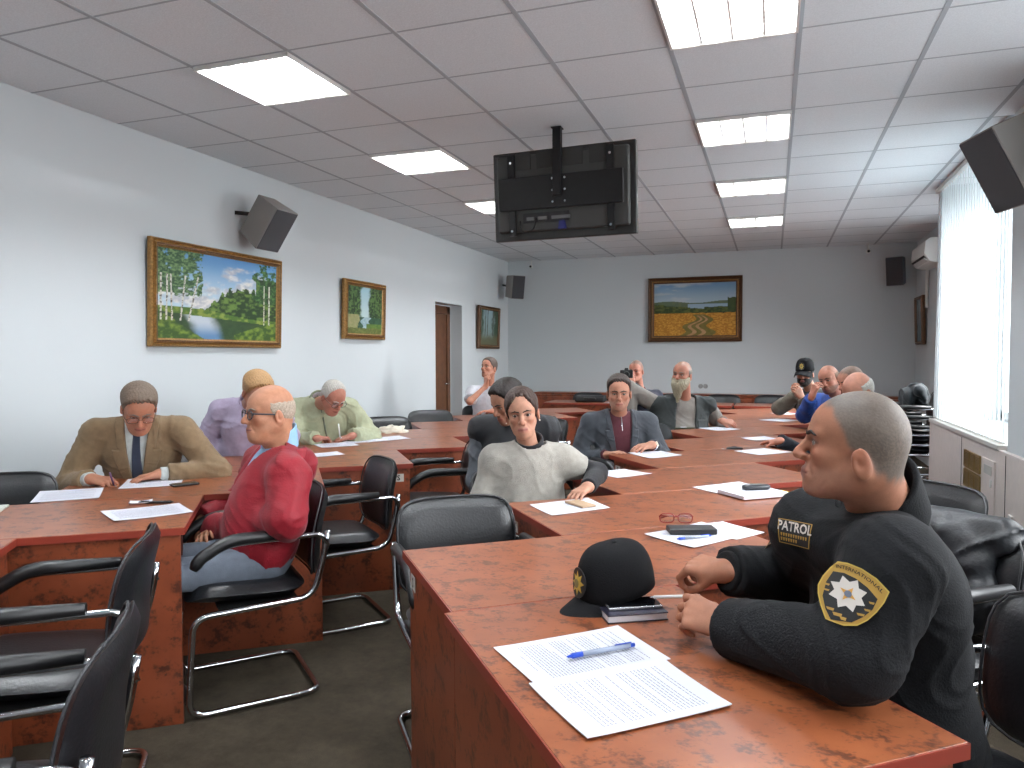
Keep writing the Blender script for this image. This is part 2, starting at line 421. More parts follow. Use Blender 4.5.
def table(origin, th, L, W, label, group, near=True, left=True, right=False, far=False, stick=None, edge=True):
    """origin = left far corner; local x runs along the row's short end, y back from it"""
    t = empty('conference_table', (origin.x, origin.y, 0), th, label, 'table', group)
    g = .0015
    MB().box((L/2, -W/2, TZ-.0135), (L-2*g-.004, W-2*g-.004, .027)).build('tabletop', M_top, t, bevel=.0015)
    e = MB()
    e.box((L/2, -W+g+.001, TZ-.0145), (L-2*g, .004, .026)); e.box((L/2, -g-.001, TZ-.0145), (L-2*g, .004, .026))
    e.box((g+.001, -W/2, TZ-.0145), (.004, W-2*g, .026)); e.box((L-g-.001, -W/2, TZ-.0145), (.004, W-2*g, .026))
    e.build('edge_band', M_edge, t)
    h = TZ-.028; i = .018
    if near: MB().box((L/2, -W+i+.009, h/2), (L-2*i, .018, h)).build('front_panel', M_side, t, bevel=.001)
    if far: MB().box((L/2, -i-.009, h/2), (L-2*i, .018, h)).build('back_panel', M_side, t, bevel=.001)
    if left: MB().box((i+.009, -W/2+.0, h/2), (.018, W-2*i-.038, h)).build('side_panel', M_side, t, bevel=.001)
    if right: MB().box((L-i-.009, -W/2, h/2), (.018, W-2*i-.038, h)).build('side_panel', M_side, t, bevel=.001)
    MB().box((L/2, -W/2, h-.2), (L-.1, .018, .38)).build('modesty_board', M_inner, t)
    if stick:
        sx, sy, rot = stick
        s = MB().box((0, 0, 0), (.062, .0012, .046))
        st = s.build('label_sticker', M_sticker, t)
        st.location = (sx, sy, h-.055); st.rotation_euler = (0, 0, rot)
        vs, fs = text_mesh('S', .042, bold=.0012)
        q = MB(); q.add([(-v.x if False else v.x, -.0011, v.y-.001) for v in vs], fs)
        q.build('printed_letter', M_ink, st)
    return t
GR = 'conference tables of the row along the windows'
GL = 'conference tables of the row along the painted wall'
ORD = ['first', 'second', 'third', 'fourth', 'fifth', 'sixth', 'seventh', 'eighth', 'ninth']
WHO = {0: 'carrying the black cap and notebook', 1: 'with the glasses case and red spectacles', 2: 'with the pager on a notepad, beside the woman in the poncho', 3: 'before the man in the grey suit', 4: 'with keys and the dark sleeved arm on it', 5: 'between the suit and the long grey beard', 6: 'before the man with the long grey beard', 7: 'near the man clasping his hands in a cap', 8: 'last of its row before the cross tables'}
for k in range(0, 9):
    table(R_.T(k), R_.th, R_.L, R_.w, 'window side table ' + WHO[k], GR, stick=(.0165, -.09, -PI/2) if k < 6 else None)
V2 = R_.T(0)-R_.n*R_.w-R_.u*.018
table(V2, R_.th, .652, .885, 'burr veneer end table nearest the camera holding two printed sheets', GR, right=False)
WHOL = {0: 'before the empty chairs, with the sheet and dark pen', 1: 'before the man in the tan jacket', 2: 'behind the man in the red jacket', 3: 'with stickered end panel and the green jacketed writer', 4: 'with the white cloth bundle', 5: 'beyond the white cloth bundle', 6: 'beside the doorway chairs', 7: 'next to the man in the white shirt', }
for k in range(0, 8):
    table(L_.T(k), L_.th, L_.L, L_.w, 'painted wall side table ' + WHOL[k], GL, stick=(L_.L-.085, -L_.w+.0165, 0) if k in (2,) else None, left=k not in (1, 2, 3))
B0 = Vector((-2.038, 2.147, 0))-L_.u*L_.st
table(B0-L_.u*1.2, L_.th, 1.2, 1.05, 'burr veneer end table with the folded newspaper, beside the frontmost empty chairs', GL, right=True)
# cross tables at the far end
for q, x in enumerate((-2.95, -1.70, -.45)):
    table(Vector((x, 10.25, 0)), 0.0, 1.22, .62, 'burr veneer cross table before the far wall, ' + ('the one with the black bag', 'the middle of three', 'the one below the landscape painting')[q], 'cross tables before the far wall', left=True, right=True)

# long low wooden bench cabinet under the far wall
cb = empty('low_cabinet', (-.9, 11.12, 0), 0, 'long low dark wooden cabinet standing against the far wall', 'cabinet')
MB().box((0, 0, .80), (5.2, .32, .03)).build('top', M_side, cb, bevel=.003)
MB().box((0, .0, .39), (5.16, .30, .78)).build('body', M_side, cb)
for q in range(8): MB().box((-2.26+q*.645, -.158, .40), (.60, .016, .70)).build('door', M_inner if q % 2 else M_side, cb, bevel=.003)

# ------------------------------------------------------------------ cantilever chairs
M_leather = mat('black_leather', (22, 23, 26), rough=.36, spec=.5, bump=.25, bump_scale=120)
M_chrome = mat('chrome_tube', (205, 207, 212), rough=.12, metal=1.0)
M_pad = mat('black_arm_pad', (20, 20, 22), rough=.42)
M_thread = mat('piping_black', (40, 40, 43), rough=.5)
def rounded_pad(w, hgt, th, curve, n=14, m=12, rad=.07, lean=None):
    """upholstered cushion: w across y, hgt along z, th thick in x; outline with rounded corners"""
    vs = []; fs = []
    def outl(s, t):           # s,t in [-1,1] squircle mapping
        y, z = s*w/2, t*hgt/2
        return y, z
    grid = {}
    for side in (0, 1):
        for a in range(n+1):
            for b in range(m+1):
                s = -1+2*a/n; t = -1+2*b/m
                # superellipse mapping of the square
                p = 5.0
                r = max(abs(s), abs(t)); L = (abs(s)**p+abs(t)**p)**(1/p) if r > 0 else 1
                k = r/L if L > 0 else 1
                y, z = s*k*w/2, t*k*hgt/2
                e = min(1, r); prof = (1-e**6)**.5
                x = (th/2)*(prof if side else -prof)
                x += curve*((y/(w/2))**2)
                grid[(side, a, b)] = len(vs); vs.append((x, y, z))
    for side in (0, 1):
        for a in range(n):
            for b in range(m):
                q = (grid[(side, a, b)], grid[(side, a+1, b)], grid[(side, a+1, b+1)], grid[(side, a, b+1)])
                fs.append(q if side else q[::-1])
    return vs, fs
def make_chair():
    t = empty('cantilever_chair', (0, 0, 0))
    hw = .235; R = .0125
    # seat cushion
    vs, fs = rounded_pad(.45, .46, .075, 0)
    M = Matrix.Rotation(math.radians(90), 3, 'Y')
    sv = [Vector((v[2], v[1], v[0])) for v in vs]
    def seatf(p):
        x = p.x+.015; z = p.z+.445+.012*math.sin(x*5)
        if x > .17: z -= (x-.17)**2*6
        if x < -.12: z += (-.12-x)**2*1.2
        return (x, p.y, z)
    MB().add([seatf(p) for p in sv], fs).build('seat', M_leather, t, smooth=True)
    # backrest
    vs, fs = rounded_pad(.47, .36, .055, -.0)
    def backf(v):
        z = v[2]; x = v[0]-.262-.05*((z+.18)/.36)-.02*math.sin((z+.18)/.36*PI)*-1
        x += .03*((v[1]/.235)**2)
        return (x, v[1], z+.645)
    bk = MB().add([backf(v) for v in vs], fs).build('backrest', M_leather, t, smooth=True)
    pts = []
    for q in range(41):
        a = 2*PI*q/40; s, c = math.cos(a), math.sin(a); p = 5; Lr = (abs(s)**p+abs(c)**p)**(1/p)
        pts.append(Vector(backf((.012, s/Lr*.235*.985, c/Lr*.18*.985))))
    MB().tube(pts[:-1], .004, n=6, closed=True).build('piping', M_thread, bk, smooth=True)
    # one continuous tube: back post - under seat - front post - floor runner - rear crossbar - mirror
    def side(s):
        y = s*hw
        return [(-.285, y, .665), (-.268, y, .56), (-.225, y, .402), (.225, y, .388), (.245, y, .0135), (-.245, y, .0135)]
    a = [Vector(p) for p in side(1)]; b = [Vector(p) for p in side(-1)][::-1]
    MB().tube(arc(a+b, .065, 7), R, n=12).build('tube_frame', M_chrome, t, smooth=True)
    for s in (-1, 1):
        y = s*(hw+.012)
        A = arc([(-.284, y-s*.012, .60), (-.262, y, .655), (.10, y, .655), (.195, y, .60), (.215, y, .575)], .05, 6)
        ar = MB().tube(A, .0105, n=10).build('armrest', M_chrome, t, smooth=True)
        P = arc([(-.175, y, .672), (.10, y, .672), (.20, y, .612), (.222, y, .575)], .06, 6)
        MB().tube(P, [.017]+[.0235]*(len(P)-2)+[.016], n=12, sx=1.15).build('arm_pad', M_pad, ar, smooth=True)
    MB().box((-.02, 0, .395), (.30, .44, .012)).build('seat_board', M_black, t)
    return t
chair0 = make_chair(); register(chair0); _used = [False]
def chair(x, y, yaw, label, group, z=0.0):
    o = chair0 if not _used[0] else copy_tree(chair0); _used[0] = True
    o.location = (x, y, z); o.rotation_euler = (0, 0, math.radians(yaw)); tag(o, label, 'chair', group); return o
GC = 'black leather cantilever chairs'
def left_seat(row, k, off=(0, 0), a=0):
    p = row.T(k)+row.u*.282-row.n*-.132
    return p.x+off[0], p.y+off[1], math.degrees(row.th)-90+a
def right_seat(row, k, off=(0, 0), a=0):
    J = row.T(k)+row.u*row.L-row.u*row.st+Vector((0, 0, 0))   # provisional inner corner
    J = row.T(k)-row.n*row.w+row.u*(row.L-row.st)
    return J.x+.368+off[0], J.y-.174+off[1], math.degrees(row.th)+180+a
ch = {}
def LS(row, k, lab, off=(0, 0), a=0, key=None): c = left_seat(row, k, off, a); ch[key or lab] = c; chair(*c, lab, GC)
def RS(row, k, lab, off=(0, 0), a=0, key=None): c = right_seat(row, k, off, a); ch[key or lab] = c; chair(*c, lab, GC)
chair(-.99, 2.40, -52, 'empty black leather armchair facing the camera behind the frontmost window side table', GC)
LS(R_, 1, 'black leather armchair under the woman in the grey poncho', key='woman', off=(-.08, -.03))
LS(R_, 2, 'black leather armchair under the man hidden behind the woman', key='dark', off=(-.42, -.15))
LS(R_, 3, 'black leather armchair under the man in the grey suit', key='suit')
LS(R_, 4, 'empty black leather armchair between the suited man and the bearded man', key='e4')
LS(R_, 5, 'black leather armchair under the man with the long grey beard', key='beard')
LS(R_, 6, 'empty black leather armchair just beyond the long bearded man', key='e6')
LS(R_, 7, 'empty black leather armchair two places beyond the long bearded man', key='e7')
RS(R_, 0, 'black leather armchair under the patrol officer', off=(.31, -.15), key='officer', a=-4)
RS(R_, 1, 'empty black leather armchair behind the officer with the dark coat over it', key='coat', off=(.21, -.08))
RS(R_, 2, 'empty black leather armchair seen between the officer and the radiator cover', key='e2r', off=(.24, -.16))
RS(R_, 3, 'empty black leather armchair before the white haired man', key='e3r')
RS(R_, 4, 'black leather armchair under the white haired man hidden behind the officer', key='B')
RS(R_, 5, 'black leather armchair under the grey cropped man behind the officer', key='A')
RS(R_, 6, 'black leather armchair under the man in the blue jacket', key='blue')
RS(R_, 7, 'black leather armchair under the man in the black cap', key='cap')
# painted wall row, aisle side
chair(-1.50, .97, 217, 'empty black leather armchair at the bottom edge of the view, seen from behind', GC)
chair(-2.08, 1.61, 217, 'empty black leather armchair beside the frontmost corner of the painted wall row', GC)
chair(-2.066, 2.508, 228, 'black leather armchair under the man in the red jacket', GC)
chair(-2.165, 3.30, 228, 'empty black leather armchair directly behind the man in the red jacket', GC)
RS(L_, 3, 'empty black leather armchair beside the table with the S sticker', key='c5')
RS(L_, 4, 'empty black leather armchair on the aisle beyond the S sticker table', key='c6')
RS(L_, 5, 'empty black leather armchair on the aisle behind the dark waistcoat', key='c7')
# painted wall row, wall side
LS(L_, 0, 'empty black leather armchair by the wall beside the man in the tan jacket', key='l0')
LS(L_, 1, 'black leather armchair under the man in the tan jacket', key='tan')
LS(L_, 2, 'black leather armchair under the man in the lavender shirt', key='lav')
LS(L_, 3, 'black leather armchair under the man in the pale green jacket', key='green')
LS(L_, 4, 'empty black leather armchair by the white cloth bundle', key='l4')
LS(L_, 5, 'empty black leather armchair by the wall, second beyond the green jacketed man', key='l5')
LS(L_, 6, 'black leather armchair under the man in the white shirt', key='white', off=(.18, .04))
LS(L_, 7, 'empty black leather armchair by the wall just beyond the man in the white shirt', key='l7', off=(-.1, .1))
# far end chairs
for q, x in enumerate((-2.6, -1.95, -1.3, -.65, 0.0, .55)):
    chair(x, 10.55, -90, 'empty black leather armchair behind the cross tables, ' + ['below the doorway side speaker', 'second from the doorway side', 'third from the doorway side', 'under the landscape painting', 'beside the landscape painting', 'under the air conditioner side'][q], GC)
chair(-1.42, 8.25, -60, 'black leather armchair under the man holding a camera', GC); ch['cam'] = (-1.42, 8.25, -60)
for k in range(3): chair(1.28, 8.30+.02*k, 180, 'black leather armchair stacked by the windows, ' + ['lowest of the stack', 'in the middle of the stack', 'topmost of the stack'][k], 'stacked black leather armchairs', z=.095*k)
# ------------------------------------------------------------------ things on the walls and ceiling
M_goldA = mat('gilt_frame', (150, 112, 62), rough=.38, metal=.35, noise_amt=.25, noise_scale=60, bump=.6, bump_scale=80)
M_goldB = mat('dark_gilt_frame', (88, 58, 34), rough=.45, metal=.2, noise_amt=.25, noise_scale=60, bump=.5, bump_scale=90)
M_paint = attr_mat('oil_paint', rough=.5, spec=.3, bump=.3, bump_scale=120)
def fbm(x, y, oct=5, seed=0):
    rng = np.random.RandomState(seed); v = np.zeros_like(x); a = .5
    for o in range(oct):
        f = 2.0**o; t = rng.rand(64, 64)
        X = (x*f) % 63.0; Y = (y*f) % 63.0; i = X.astype(int); j = Y.astype(int); fx = X-i; fy = Y-j
        fx = fx*fx*(3-2*fx); fy = fy*fy*(3-2*fy)
        v += a*((t[i, j]*(1-fx)+t[(i+1) % 64, j]*fx)*(1-fy)+(t[i, (j+1) % 64]*(1-fx)+t[(i+1) % 64, (j+1) % 64]*fx)*fy); a *= .5
    return v
def lc(c): return np.array(lin(c))
def mixc(A, B, m): return A*(1-m[..., None])+B*m[..., None]
def sm(x, a, b): t = np.clip((x-a)/(b-a), 0, 1); return t*t*(3-2*t)
def art(kind, U, V):
    """U,V in 0..1 (V up); returns the oil colours"""
    n = fbm(U*6+3, V*6+1, 6, 1); n2 = fbm(U*28, V*28, 4, 2); n3 = fbm(U*60, V*60, 3, 3)
    if kind == 'river':
        C = mixc(lc((176, 200, 214)), lc((92, 142, 190)), sm(V, .45, 1))
        cl = sm(fbm(U*7, V*9, 6, 5)+.22*(1-np.abs(V-.60)*3)-.3*np.clip(V-.78, 0, 1)*4, .50, .72); C = mixc(C, mixc(lc((176, 178, 186)), lc((222, 218, 212)), sm(n2, .3, .7)), cl)
        hz = .34+.30*sm(U, .30, .62)*(1-sm(U, .78, .84))*.9+.03*(n2-.5)*4+.06*np.sin(U*42)**2*sm(U, .35, .6)
        hz = np.where(U > .80, .80, hz)
        tree = (V < hz) & (V > .26); g = mixc(lc((30, 52, 26)), lc((96, 122, 56)), sm(n2, .35, .68)); C = np.where(tree[..., None], g, C)
        bank = (V < .36-.10*sm(U, .2, .9)) & (V > .17); C = np.where(bank[..., None], mixc(lc((70, 100, 38)), lc((128, 142, 64)), sm(n2, .3, .7)), C)
        w = (V < .30-.10*U+.0*n); wat = mixc(lc((34, 54, 34)), lc((54, 78, 44)), n2); refl = sm(.42-np.abs(U-.30-.35*(.3-V))*2.2+.25*(n-.5), .1, .3)
        wat = mixc(wat, mixc(lc((186, 194, 202)), lc((92, 130, 170)), sm(.22-V, 0, .2)), refl); C = np.where(w[..., None], wat, C)
        gr = (V < .30-.9*U+.04*n2) | ((V < .14+.5*(U-.75)) & (U > .6)); C = np.where(gr[..., None], mixc(lc((50, 76, 30)), lc((110, 130, 50)), sm(n2, .3, .7)), C)
        fo = (U < .34+.10*(n-.5)-.3*np.clip(.55-V, 0, 1)) & (V > .50+.12*(n2-.5)); fm = sm(n2+.35*(.36-U)*2, .36, .46)
        C = np.where(fo[..., None], mixc(C, mixc(lc((44, 74, 48)), lc((112, 140, 92)), sm(n3, .3, .7)), fm), C)
        fr = (U > .80-.04*np.sin(V*25)) & (V > .48); C = np.where(fr[..., None], mixc(C, mixc(lc((34, 66, 36)), lc((80, 116, 62)), sm(n3, .3, .7)), sm(n2, .38, .5)), C)
        for x0, sl in ((.03, .0), (.07, .01), (.11, -.02), (.17, .07), (.23, .14), (.93, .0), (.88, .0)):
            tk = (np.abs(U-x0-sl*(V-.2)) < .006) & (V > .2) & (V < .72); C = np.where(tk[..., None], mixc(lc((200, 196, 184)), lc((80, 70, 60)), sm(n3, .45, .6)), C)
        return C
    if kind == 'forest':
        C = mixc(lc((196, 206, 200)), lc((150, 184, 196)), V)
        dens = sm(np.abs(U-.52)*2.4+.5*(n-.5)+.10*(1-V), .22, .42); C = mixc(C, mixc(lc((26, 46, 28)), lc((84, 112, 62)), sm(n2, .3, .7)), dens*(V > .32))
        w = V < .36; C = np.where(w[..., None], mixc(lc((30, 60, 44)), lc((60, 96, 76)), n2), C)
        C = np.where((w & (np.abs(U-.54+.05*np.sin(V*30)) < .10+.15*(.36-V)))[..., None], mixc(lc((170, 190, 196)), lc((110, 140, 150)), n2), C)
        pt = (V < .40) & (U < .34-.4*np.abs(V-.3)+.05*n2); C = np.where(pt[..., None], mixc(lc((124, 128, 84)), lc((160, 152, 112)), n2), C)
        C = np.where(((V < .22) & (U > .55))[..., None], mixc(lc((60, 92, 40)), lc((104, 130, 56)), n2), C)
        return np.where(((V < .10+.05*n2))[..., None], mixc(lc((60, 72, 34)), lc((120, 124, 66)), n2), C)
    if kind == 'misty':
        C = mixc(lc((120, 136, 124)), lc((146, 170, 178)), V)
        C = mixc(C, lc((58, 80, 62)), sm(np.abs(U-.45)*2+.8*(n-.5), .4, .8)); C = mixc(C, lc((96, 96, 70)), sm(.35-V+.2*(n-.5), 0, .2))
        for x0 in (.3, .42, .72): C = np.where(((np.abs(U-x0-.03*(V-.5)) < .018) & (V > .25))[..., None], lc((70, 74, 64)), C)
        return C
    if kind == 'field':
        C = mixc(lc((168, 186, 196)), lc((112, 146, 178)), sm(V, .6, 1)); C = mixc(C, lc((190, 196, 196)), sm(fbm(U*3, V*10, 5, 8), .45, .65)*.7)
        C = np.where((V < .64+.02*np.sin(U*9))[..., None], mixc(lc((78, 96, 84)), lc((110, 120, 84)), n2), C)
        C = np.where(((V < .60) & (V > .46+.06*n2) & (U > .42))[..., None], lc((150, 172, 190)), C)
        C = np.where(((V < .58-.16*U+.05*n2) & (V > .34))[..., None], mixc(lc((46, 62, 30)), lc((92, 100, 50)), sm(n2, .3, .7)), C)
        C = np.where(((V < .52+.05*n2) & (U > .62) & (V > .38))[..., None], mixc(lc((40, 58, 28)), lc((84, 96, 46)), sm(n2, .3, .7)), C)
        C = np.where(((V < .72+.08*(n2-.5)) & (U > .90) & (V > .38))[..., None], mixc(lc((34, 54, 26)), lc((70, 84, 40)), n2), C)
        C = np.where((V < .42+.02*n2)[..., None], mixc(lc((166, 112, 34)), lc((206, 152, 62)), sm(n3, .3, .7)), C)
        pw = .06+.30*np.clip(.42-V, 0, 1); pc = .60-.20*np.clip(.42-V, 0, 1)+.05*np.sin(V*26)
        p = (V < .40) & (np.abs(U-pc) < pw*1.1); C = np.where(p[..., None], mixc(lc((92, 92, 38)), lc((130, 112, 60)), n2), C)
        for s in (-.45, .25): C = np.where(((V < .38) & (np.abs(U-pc-s*pw) < pw*.16))[..., None], mixc(lc((190, 150, 110)), lc((150, 110, 76)), n2), C)
        return C
    # winter/blue small picture
    C = mixc(lc((110, 132, 140)), lc((150, 170, 178)), V); return mixc(C, lc((70, 90, 90)), sm(n, .5, .7))
def picture(name_label, kind, c, w, h, rz, fw=.055, tilt=0.03, res=150, Ma=None, Mb_=None):
    """hung picture; local x to the right along the wall, y out of the wall"""
    t = empty('framed_painting', c, rz, name_label, 'painting', 'framed landscape paintings')
    Rt = Matrix.Rotation(tilt, 3, 'X')
    nx, ny = res, max(8, int(res*h/w)); iw, ih = w-2*fw, h-2*fw
    xs_ = np.linspace(0, 1, nx); ys_ = np.linspace(0, 1, ny); U, V = np.meshgrid(xs_, ys_, indexing='ij')
    C = art(kind, U, V).reshape(-1, 3)
    vs = [tuple(Rt @ Vector(((u-.5)*iw, -.022, (v-.5)*ih))) for u in xs_ for v in ys_]
    fs = [(a*ny+b, a*ny+b+1, (a+1)*ny+b+1, (a+1)*ny+b) for a in range(nx-1) for b in range(ny-1)]
    MB().add(vs, fs).build('canvas', M_paint, t, colors=C)
    prof = [(0, 0), (0, .030), (.16, .042), (.30, .030), (.42, .026), (.60, .048), (.78, .036), (.86, .026), (1, .022), (1, 0)]
    cor = [(-1, -1), (1, -1), (1, 1), (-1, 1)]; vs = []; n = len(prof)
    for cx, cz in cor:
        for a, d in prof: vs.append(tuple(Rt @ Vector((cx*(w/2-a*fw), -d-.002, cz*(h/2-a*fw)))))
    fs = [(i*n+k, i*n+k+1, ((i+1) % 4)*n+k+1, ((i+1) % 4)*n+k) for i in range(4) for k in range(n-1)]
    MB().add(vs, fs).build('frame', Ma or M_goldA, t, bevel=.0)
    fs2 = MB(); b = [(.62, .0492), (.76, .0492)]
    vs = []
    for cx, cz in cor:
        for a, d in b: vs.append(tuple(Rt @ Vector((cx*(w/2-a*fw), -d-.002, cz*(h/2-a*fw)))))
    MB().add(vs, [(i*2, i*2+1, ((i+1) % 4)*2+1, ((i+1) % 4)*2) for i in range(4)]).build('frame_bead', Mb_ or M_goldB, t)
    MB().box((0, -.005, 0), (w-.03, .008, h-.03), R=Rt).build('backing_board', M_dark, t)
    return t
RL = PI/2      # pictures on the left wall look toward +X
def RZL(): return PI/2
picture('large painting of a birch lined river in a gilt frame', 'river', (XL+.02, 4.655, 1.82), 1.42, .75, PI/2, fw=.06, res=230, Ma=M_goldA, Mb_=M_goldB)
picture('smaller upright painting of a forest stream in a gilt frame', 'forest', (XL+.02, 6.77, 1.85), .82, .60, PI/2, fw=.06)
picture('dim misty woodland painting beyond the doorway', 'misty', (XL+.02, 10.34, 1.80), .86, .63, PI/2, fw=.06, res=90, Ma=M_goldB, Mb_=M_goldA)
picture('painting of a golden field with a track and lake on the far wall', 'field', (-1.10, YF-.02, 2.06), 1.36, .955, 0, fw=.09, tilt=.0, res=200, Ma=M_goldB, Mb_=M_goldA)
picture('narrow bluish painting on the wall beyond the window', 'blue', (XR-.02, 10.75, 1.82), .50, .62, -PI/2, fw=.04, res=60, Ma=M_goldB, Mb_=M_goldA)

# loudspeakers
M_spk = mat('grey_speaker_case', (140, 134, 130), rough=.55)
M_grl = mat('dark_speaker_grille', (64, 64, 68), rough=.8, bump=.8, bump_scale=400)
def speaker(label, c, rz, pitch, w, d, h, bracket, Mc=None):
    t = empty('wall_speaker', c, 0, label, 'speaker', 'wall loudspeakers')
    R = Matrix.Rotation(rz, 3, 'Z') @ Matrix.Rotation(pitch, 3, 'Y')
    # case tapers towards its rear: x front
    f, b = (w/2, h/2), (w*.36, h*.46)
    P = [(d/2, -f[0], -f[1]), (d/2, f[0], -f[1]), (d/2, f[0], f[1]), (d/2, -f[0], f[1]), (-d/2, -b[0], -b[1]), (-d/2, b[0], -b[1]), (-d/2, b[0], b[1]), (-d/2, -b[0], b[1])]
    MB().add([R @ Vector(p) for p in P], [(0, 1, 2, 3), (7, 6, 5, 4), (0, 4, 5, 1), (1, 5, 6, 2), (2, 6, 7, 3), (3, 7, 4, 0)]).build('case', Mc or M_spk, t, bevel=.008)
    MB().box(tuple(R @ Vector((d/2+.002, 0, 0))), (.008, w-.016, h-.016), R=R).build('grille', M_grl, t, bevel=.003)
    a = R @ Vector((-d/2, 0, 0)); B = Vector(bracket)-Vector(c)
    MB().tube(arc([a, (a+B)/2+Vector((0, 0, .0)), B], .02), .016).sphere(tuple(a), .028).build('bracket', M_black if Mc is None else M_spk, t, smooth=True)
    return t
speaker('grey wedge loudspeaker above the river painting', (XL+.23, 4.96, 2.44), math.radians(-3), math.radians(36), .26, .25, .37, (XL, 4.86, 2.52))
speaker('small loudspeaker in the corner beside the far wall', (XL+.25, 10.90, 2.45), math.radians(-35), math.radians(8), .24, .22, .36, (XL, 11.05, 2.5))
speaker('dark loudspeaker on the far wall below the air conditioner', (1.56, YF-.20, 2.50), math.radians(-115), math.radians(8), .22, .20, .38, (1.52, YF, 2.55), mat('dark_speaker', (96, 102, 110), rough=.6))
speaker('large grey loudspeaker tilted down over the blinds', (1.25, 4.82, 2.44), math.radians(195), math.radians(28), .34, .24, .46, (1.42, 4.86, 2.60))
# security cameras
for lab, x in (('tiny white ceiling camera near the corner speaker', -3.62), ('tiny white ceiling camera near the air conditioner', 1.22)):
    t = empty('security_camera', (x, YF-.08, H-.10), 0, lab, 'camera', 'small ceiling cameras')
    MB().sphere((0, -.03, 0), .032, 10).build('camera_body', M_white, t, smooth=True)
    MB().lathe([(0, 0), (.018, 0), (.018, .012), (0, .012)], (0, -.055, 0), 12, Matrix.Rotation(PI/2, 3, 'X')).build('lens', M_black, t)
    MB().tube([(0, -.02, .02), (0, .0, .1)], .01).build('mount', M_white, t)
ws = empty('wall_socket', (-.97, YF, .92), 0, 'small round pale socket on the far wall above the cross tables', 'socket')
for s in (-.035, .035): MB().lathe([(0, 0), (.035, 0), (.03, .014), (0, .014)], (s, 0, 0), 16, Matrix.Rotation(PI/2, 3, 'X')).build('socket_insert', MATS['socket_grey'], ws)

# air conditioner
t = empty('air_conditioner', (XR, 9.90, 2.56), 0, 'white split air conditioner high on the wall beyond the blinds', 'air conditioner')
prof = [(0, -.14), (0, .14), (-.17, .14), (-.215, .10), (-.225, -.04), (-.17, -.125), (-.10, -.14)]
vs = [(x, y, z) for y in (-.42, .42) for x, z in prof]; n = len(prof)
MB().add(vs, [tuple(range(n)), tuple(range(2*n-1, n-1, -1))]+[(i, (i+1) % n, n+(i+1) % n, n+i) for i in range(n)]).build('casing', M_white, t, bevel=.01)
MB().box((-.19, 0, -.10), (.06, .72, .012), R=Matrix.Rotation(.6, 3, 'Y')).build('air_flap', mat('ac_flap', (190, 190, 188)), t, bevel=.003)
MB().box((-.205, 0, -.075), (.05, .74, .012), R=Matrix.Rotation(.6, 3, 'Y')).build('outlet_slot', M_dark, t)
MB().tube([(-.03, .44, -.1), (-.03, .5, -.14), (-.03, .5, -.6)], .02).build('pipe_cover', M_white, t)

# ceiling hung television seen from behind
M_tvb = mat('television_back_plastic', (62, 62, 60), rough=.55, bump=.1)
M_mnt = mat('mount_steel', (20, 20, 21), rough=.5, metal=.3)
tv = empty('television', (-1.35, 4.90, 2.477), 0, 'black flat television hung from the ceiling, seen from behind', 'television')
tv.rotation_euler = (math.radians(4), math.radians(0), math.radians(-3))
tv.scale = (1.089, 1.089, 1.089)
W, Hh = .93, .555
MB().box((0, 0, 0), (W, .045, Hh)).build('bezel', mat('bezel_black', (34, 33, 33), rough=.35), tv, bevel=.008)
MB().box((0, -.038, .01), (W-.07, .04, Hh-.08)).build('rear_cover', M_tvb, tv, bevel=.016)
MB().box((0, .0235, .008), (W-.06, .002, Hh-.07)).build('screen', M_black, tv)
v = MB()
for q in range(4):
    for r in range(1): v.box((-.26+q*.17, -.0595, .205), (.13, .005, .10))
v.build('ventilation_panel', mat('tv_vent', (48, 48, 46), rough=.7), tv)
for q in range(4):
    pass
mt = MB(); mt.box((0, -.085, .005), (.80, .03, .20)).build('mount_plate', M_mnt, tv, bevel=.003)
for s in (-.32, .32):
    a = MB().box((s, -.072, 0), (.045, .022, .50)).build('mount_arm', M_mnt, tv, bevel=.002)
    for z in (-.22, .20): MB().lathe([(0, 0), (.008, 0), (.008, .005), (0, .005)], (s, -.083, z), 10, Matrix.Rotation(PI/2, 3, 'X')).build('screw', M_chrome, a)
for x in (-.04, .04):
    for z in (-.07, 0, .07): MB().lathe([(0, 0), (.007, 0), (.007, .005), (0, .005)], (x, -.10, z+.01), 10, Matrix.Rotation(PI/2, 3, 'X')).build('bolt', M_chrome, tv)
c_ = MB(); c_.box((-.10, -.062, -.145), (.30, .012, .06)); c_.build('connector_bay', M_black, tv)
for x, w in ((-.20, .05), (-.12, .06), (.0, .12)): MB().box((x, -.07, -.15), (w, .01, .02)).build('port', mat('port_grey', (120, 120, 120), rough=.4, metal=.5), tv)
MB().box((.01, -.075, -.20), (.05, .02, .05), taper=.7).build('cable_plug', mat('blue_plug', (30, 36, 110), rough=.5), tv)
MB().tube(arc([(-.16, -.075, -.15), (-.17, -.09, -.22), (-.26, -.08, -.24), (-.27, -.07, -.16)], .04), .005).build('cable', M_black, tv, smooth=True)
p = empty('ceiling_mount_pole', (-1.365, 4.79, H), 0, 'black square pole dropping from the ceiling to the television', 'tv mount')
MB().box((0, 0, -.225), (.055, .05, .45)).build('pole', M_mnt, p, bevel=.003)
MB().box((0, 0, -.004), (.07, .07, .008)).build('ceiling_plate', M_mnt, p, bevel=.002)

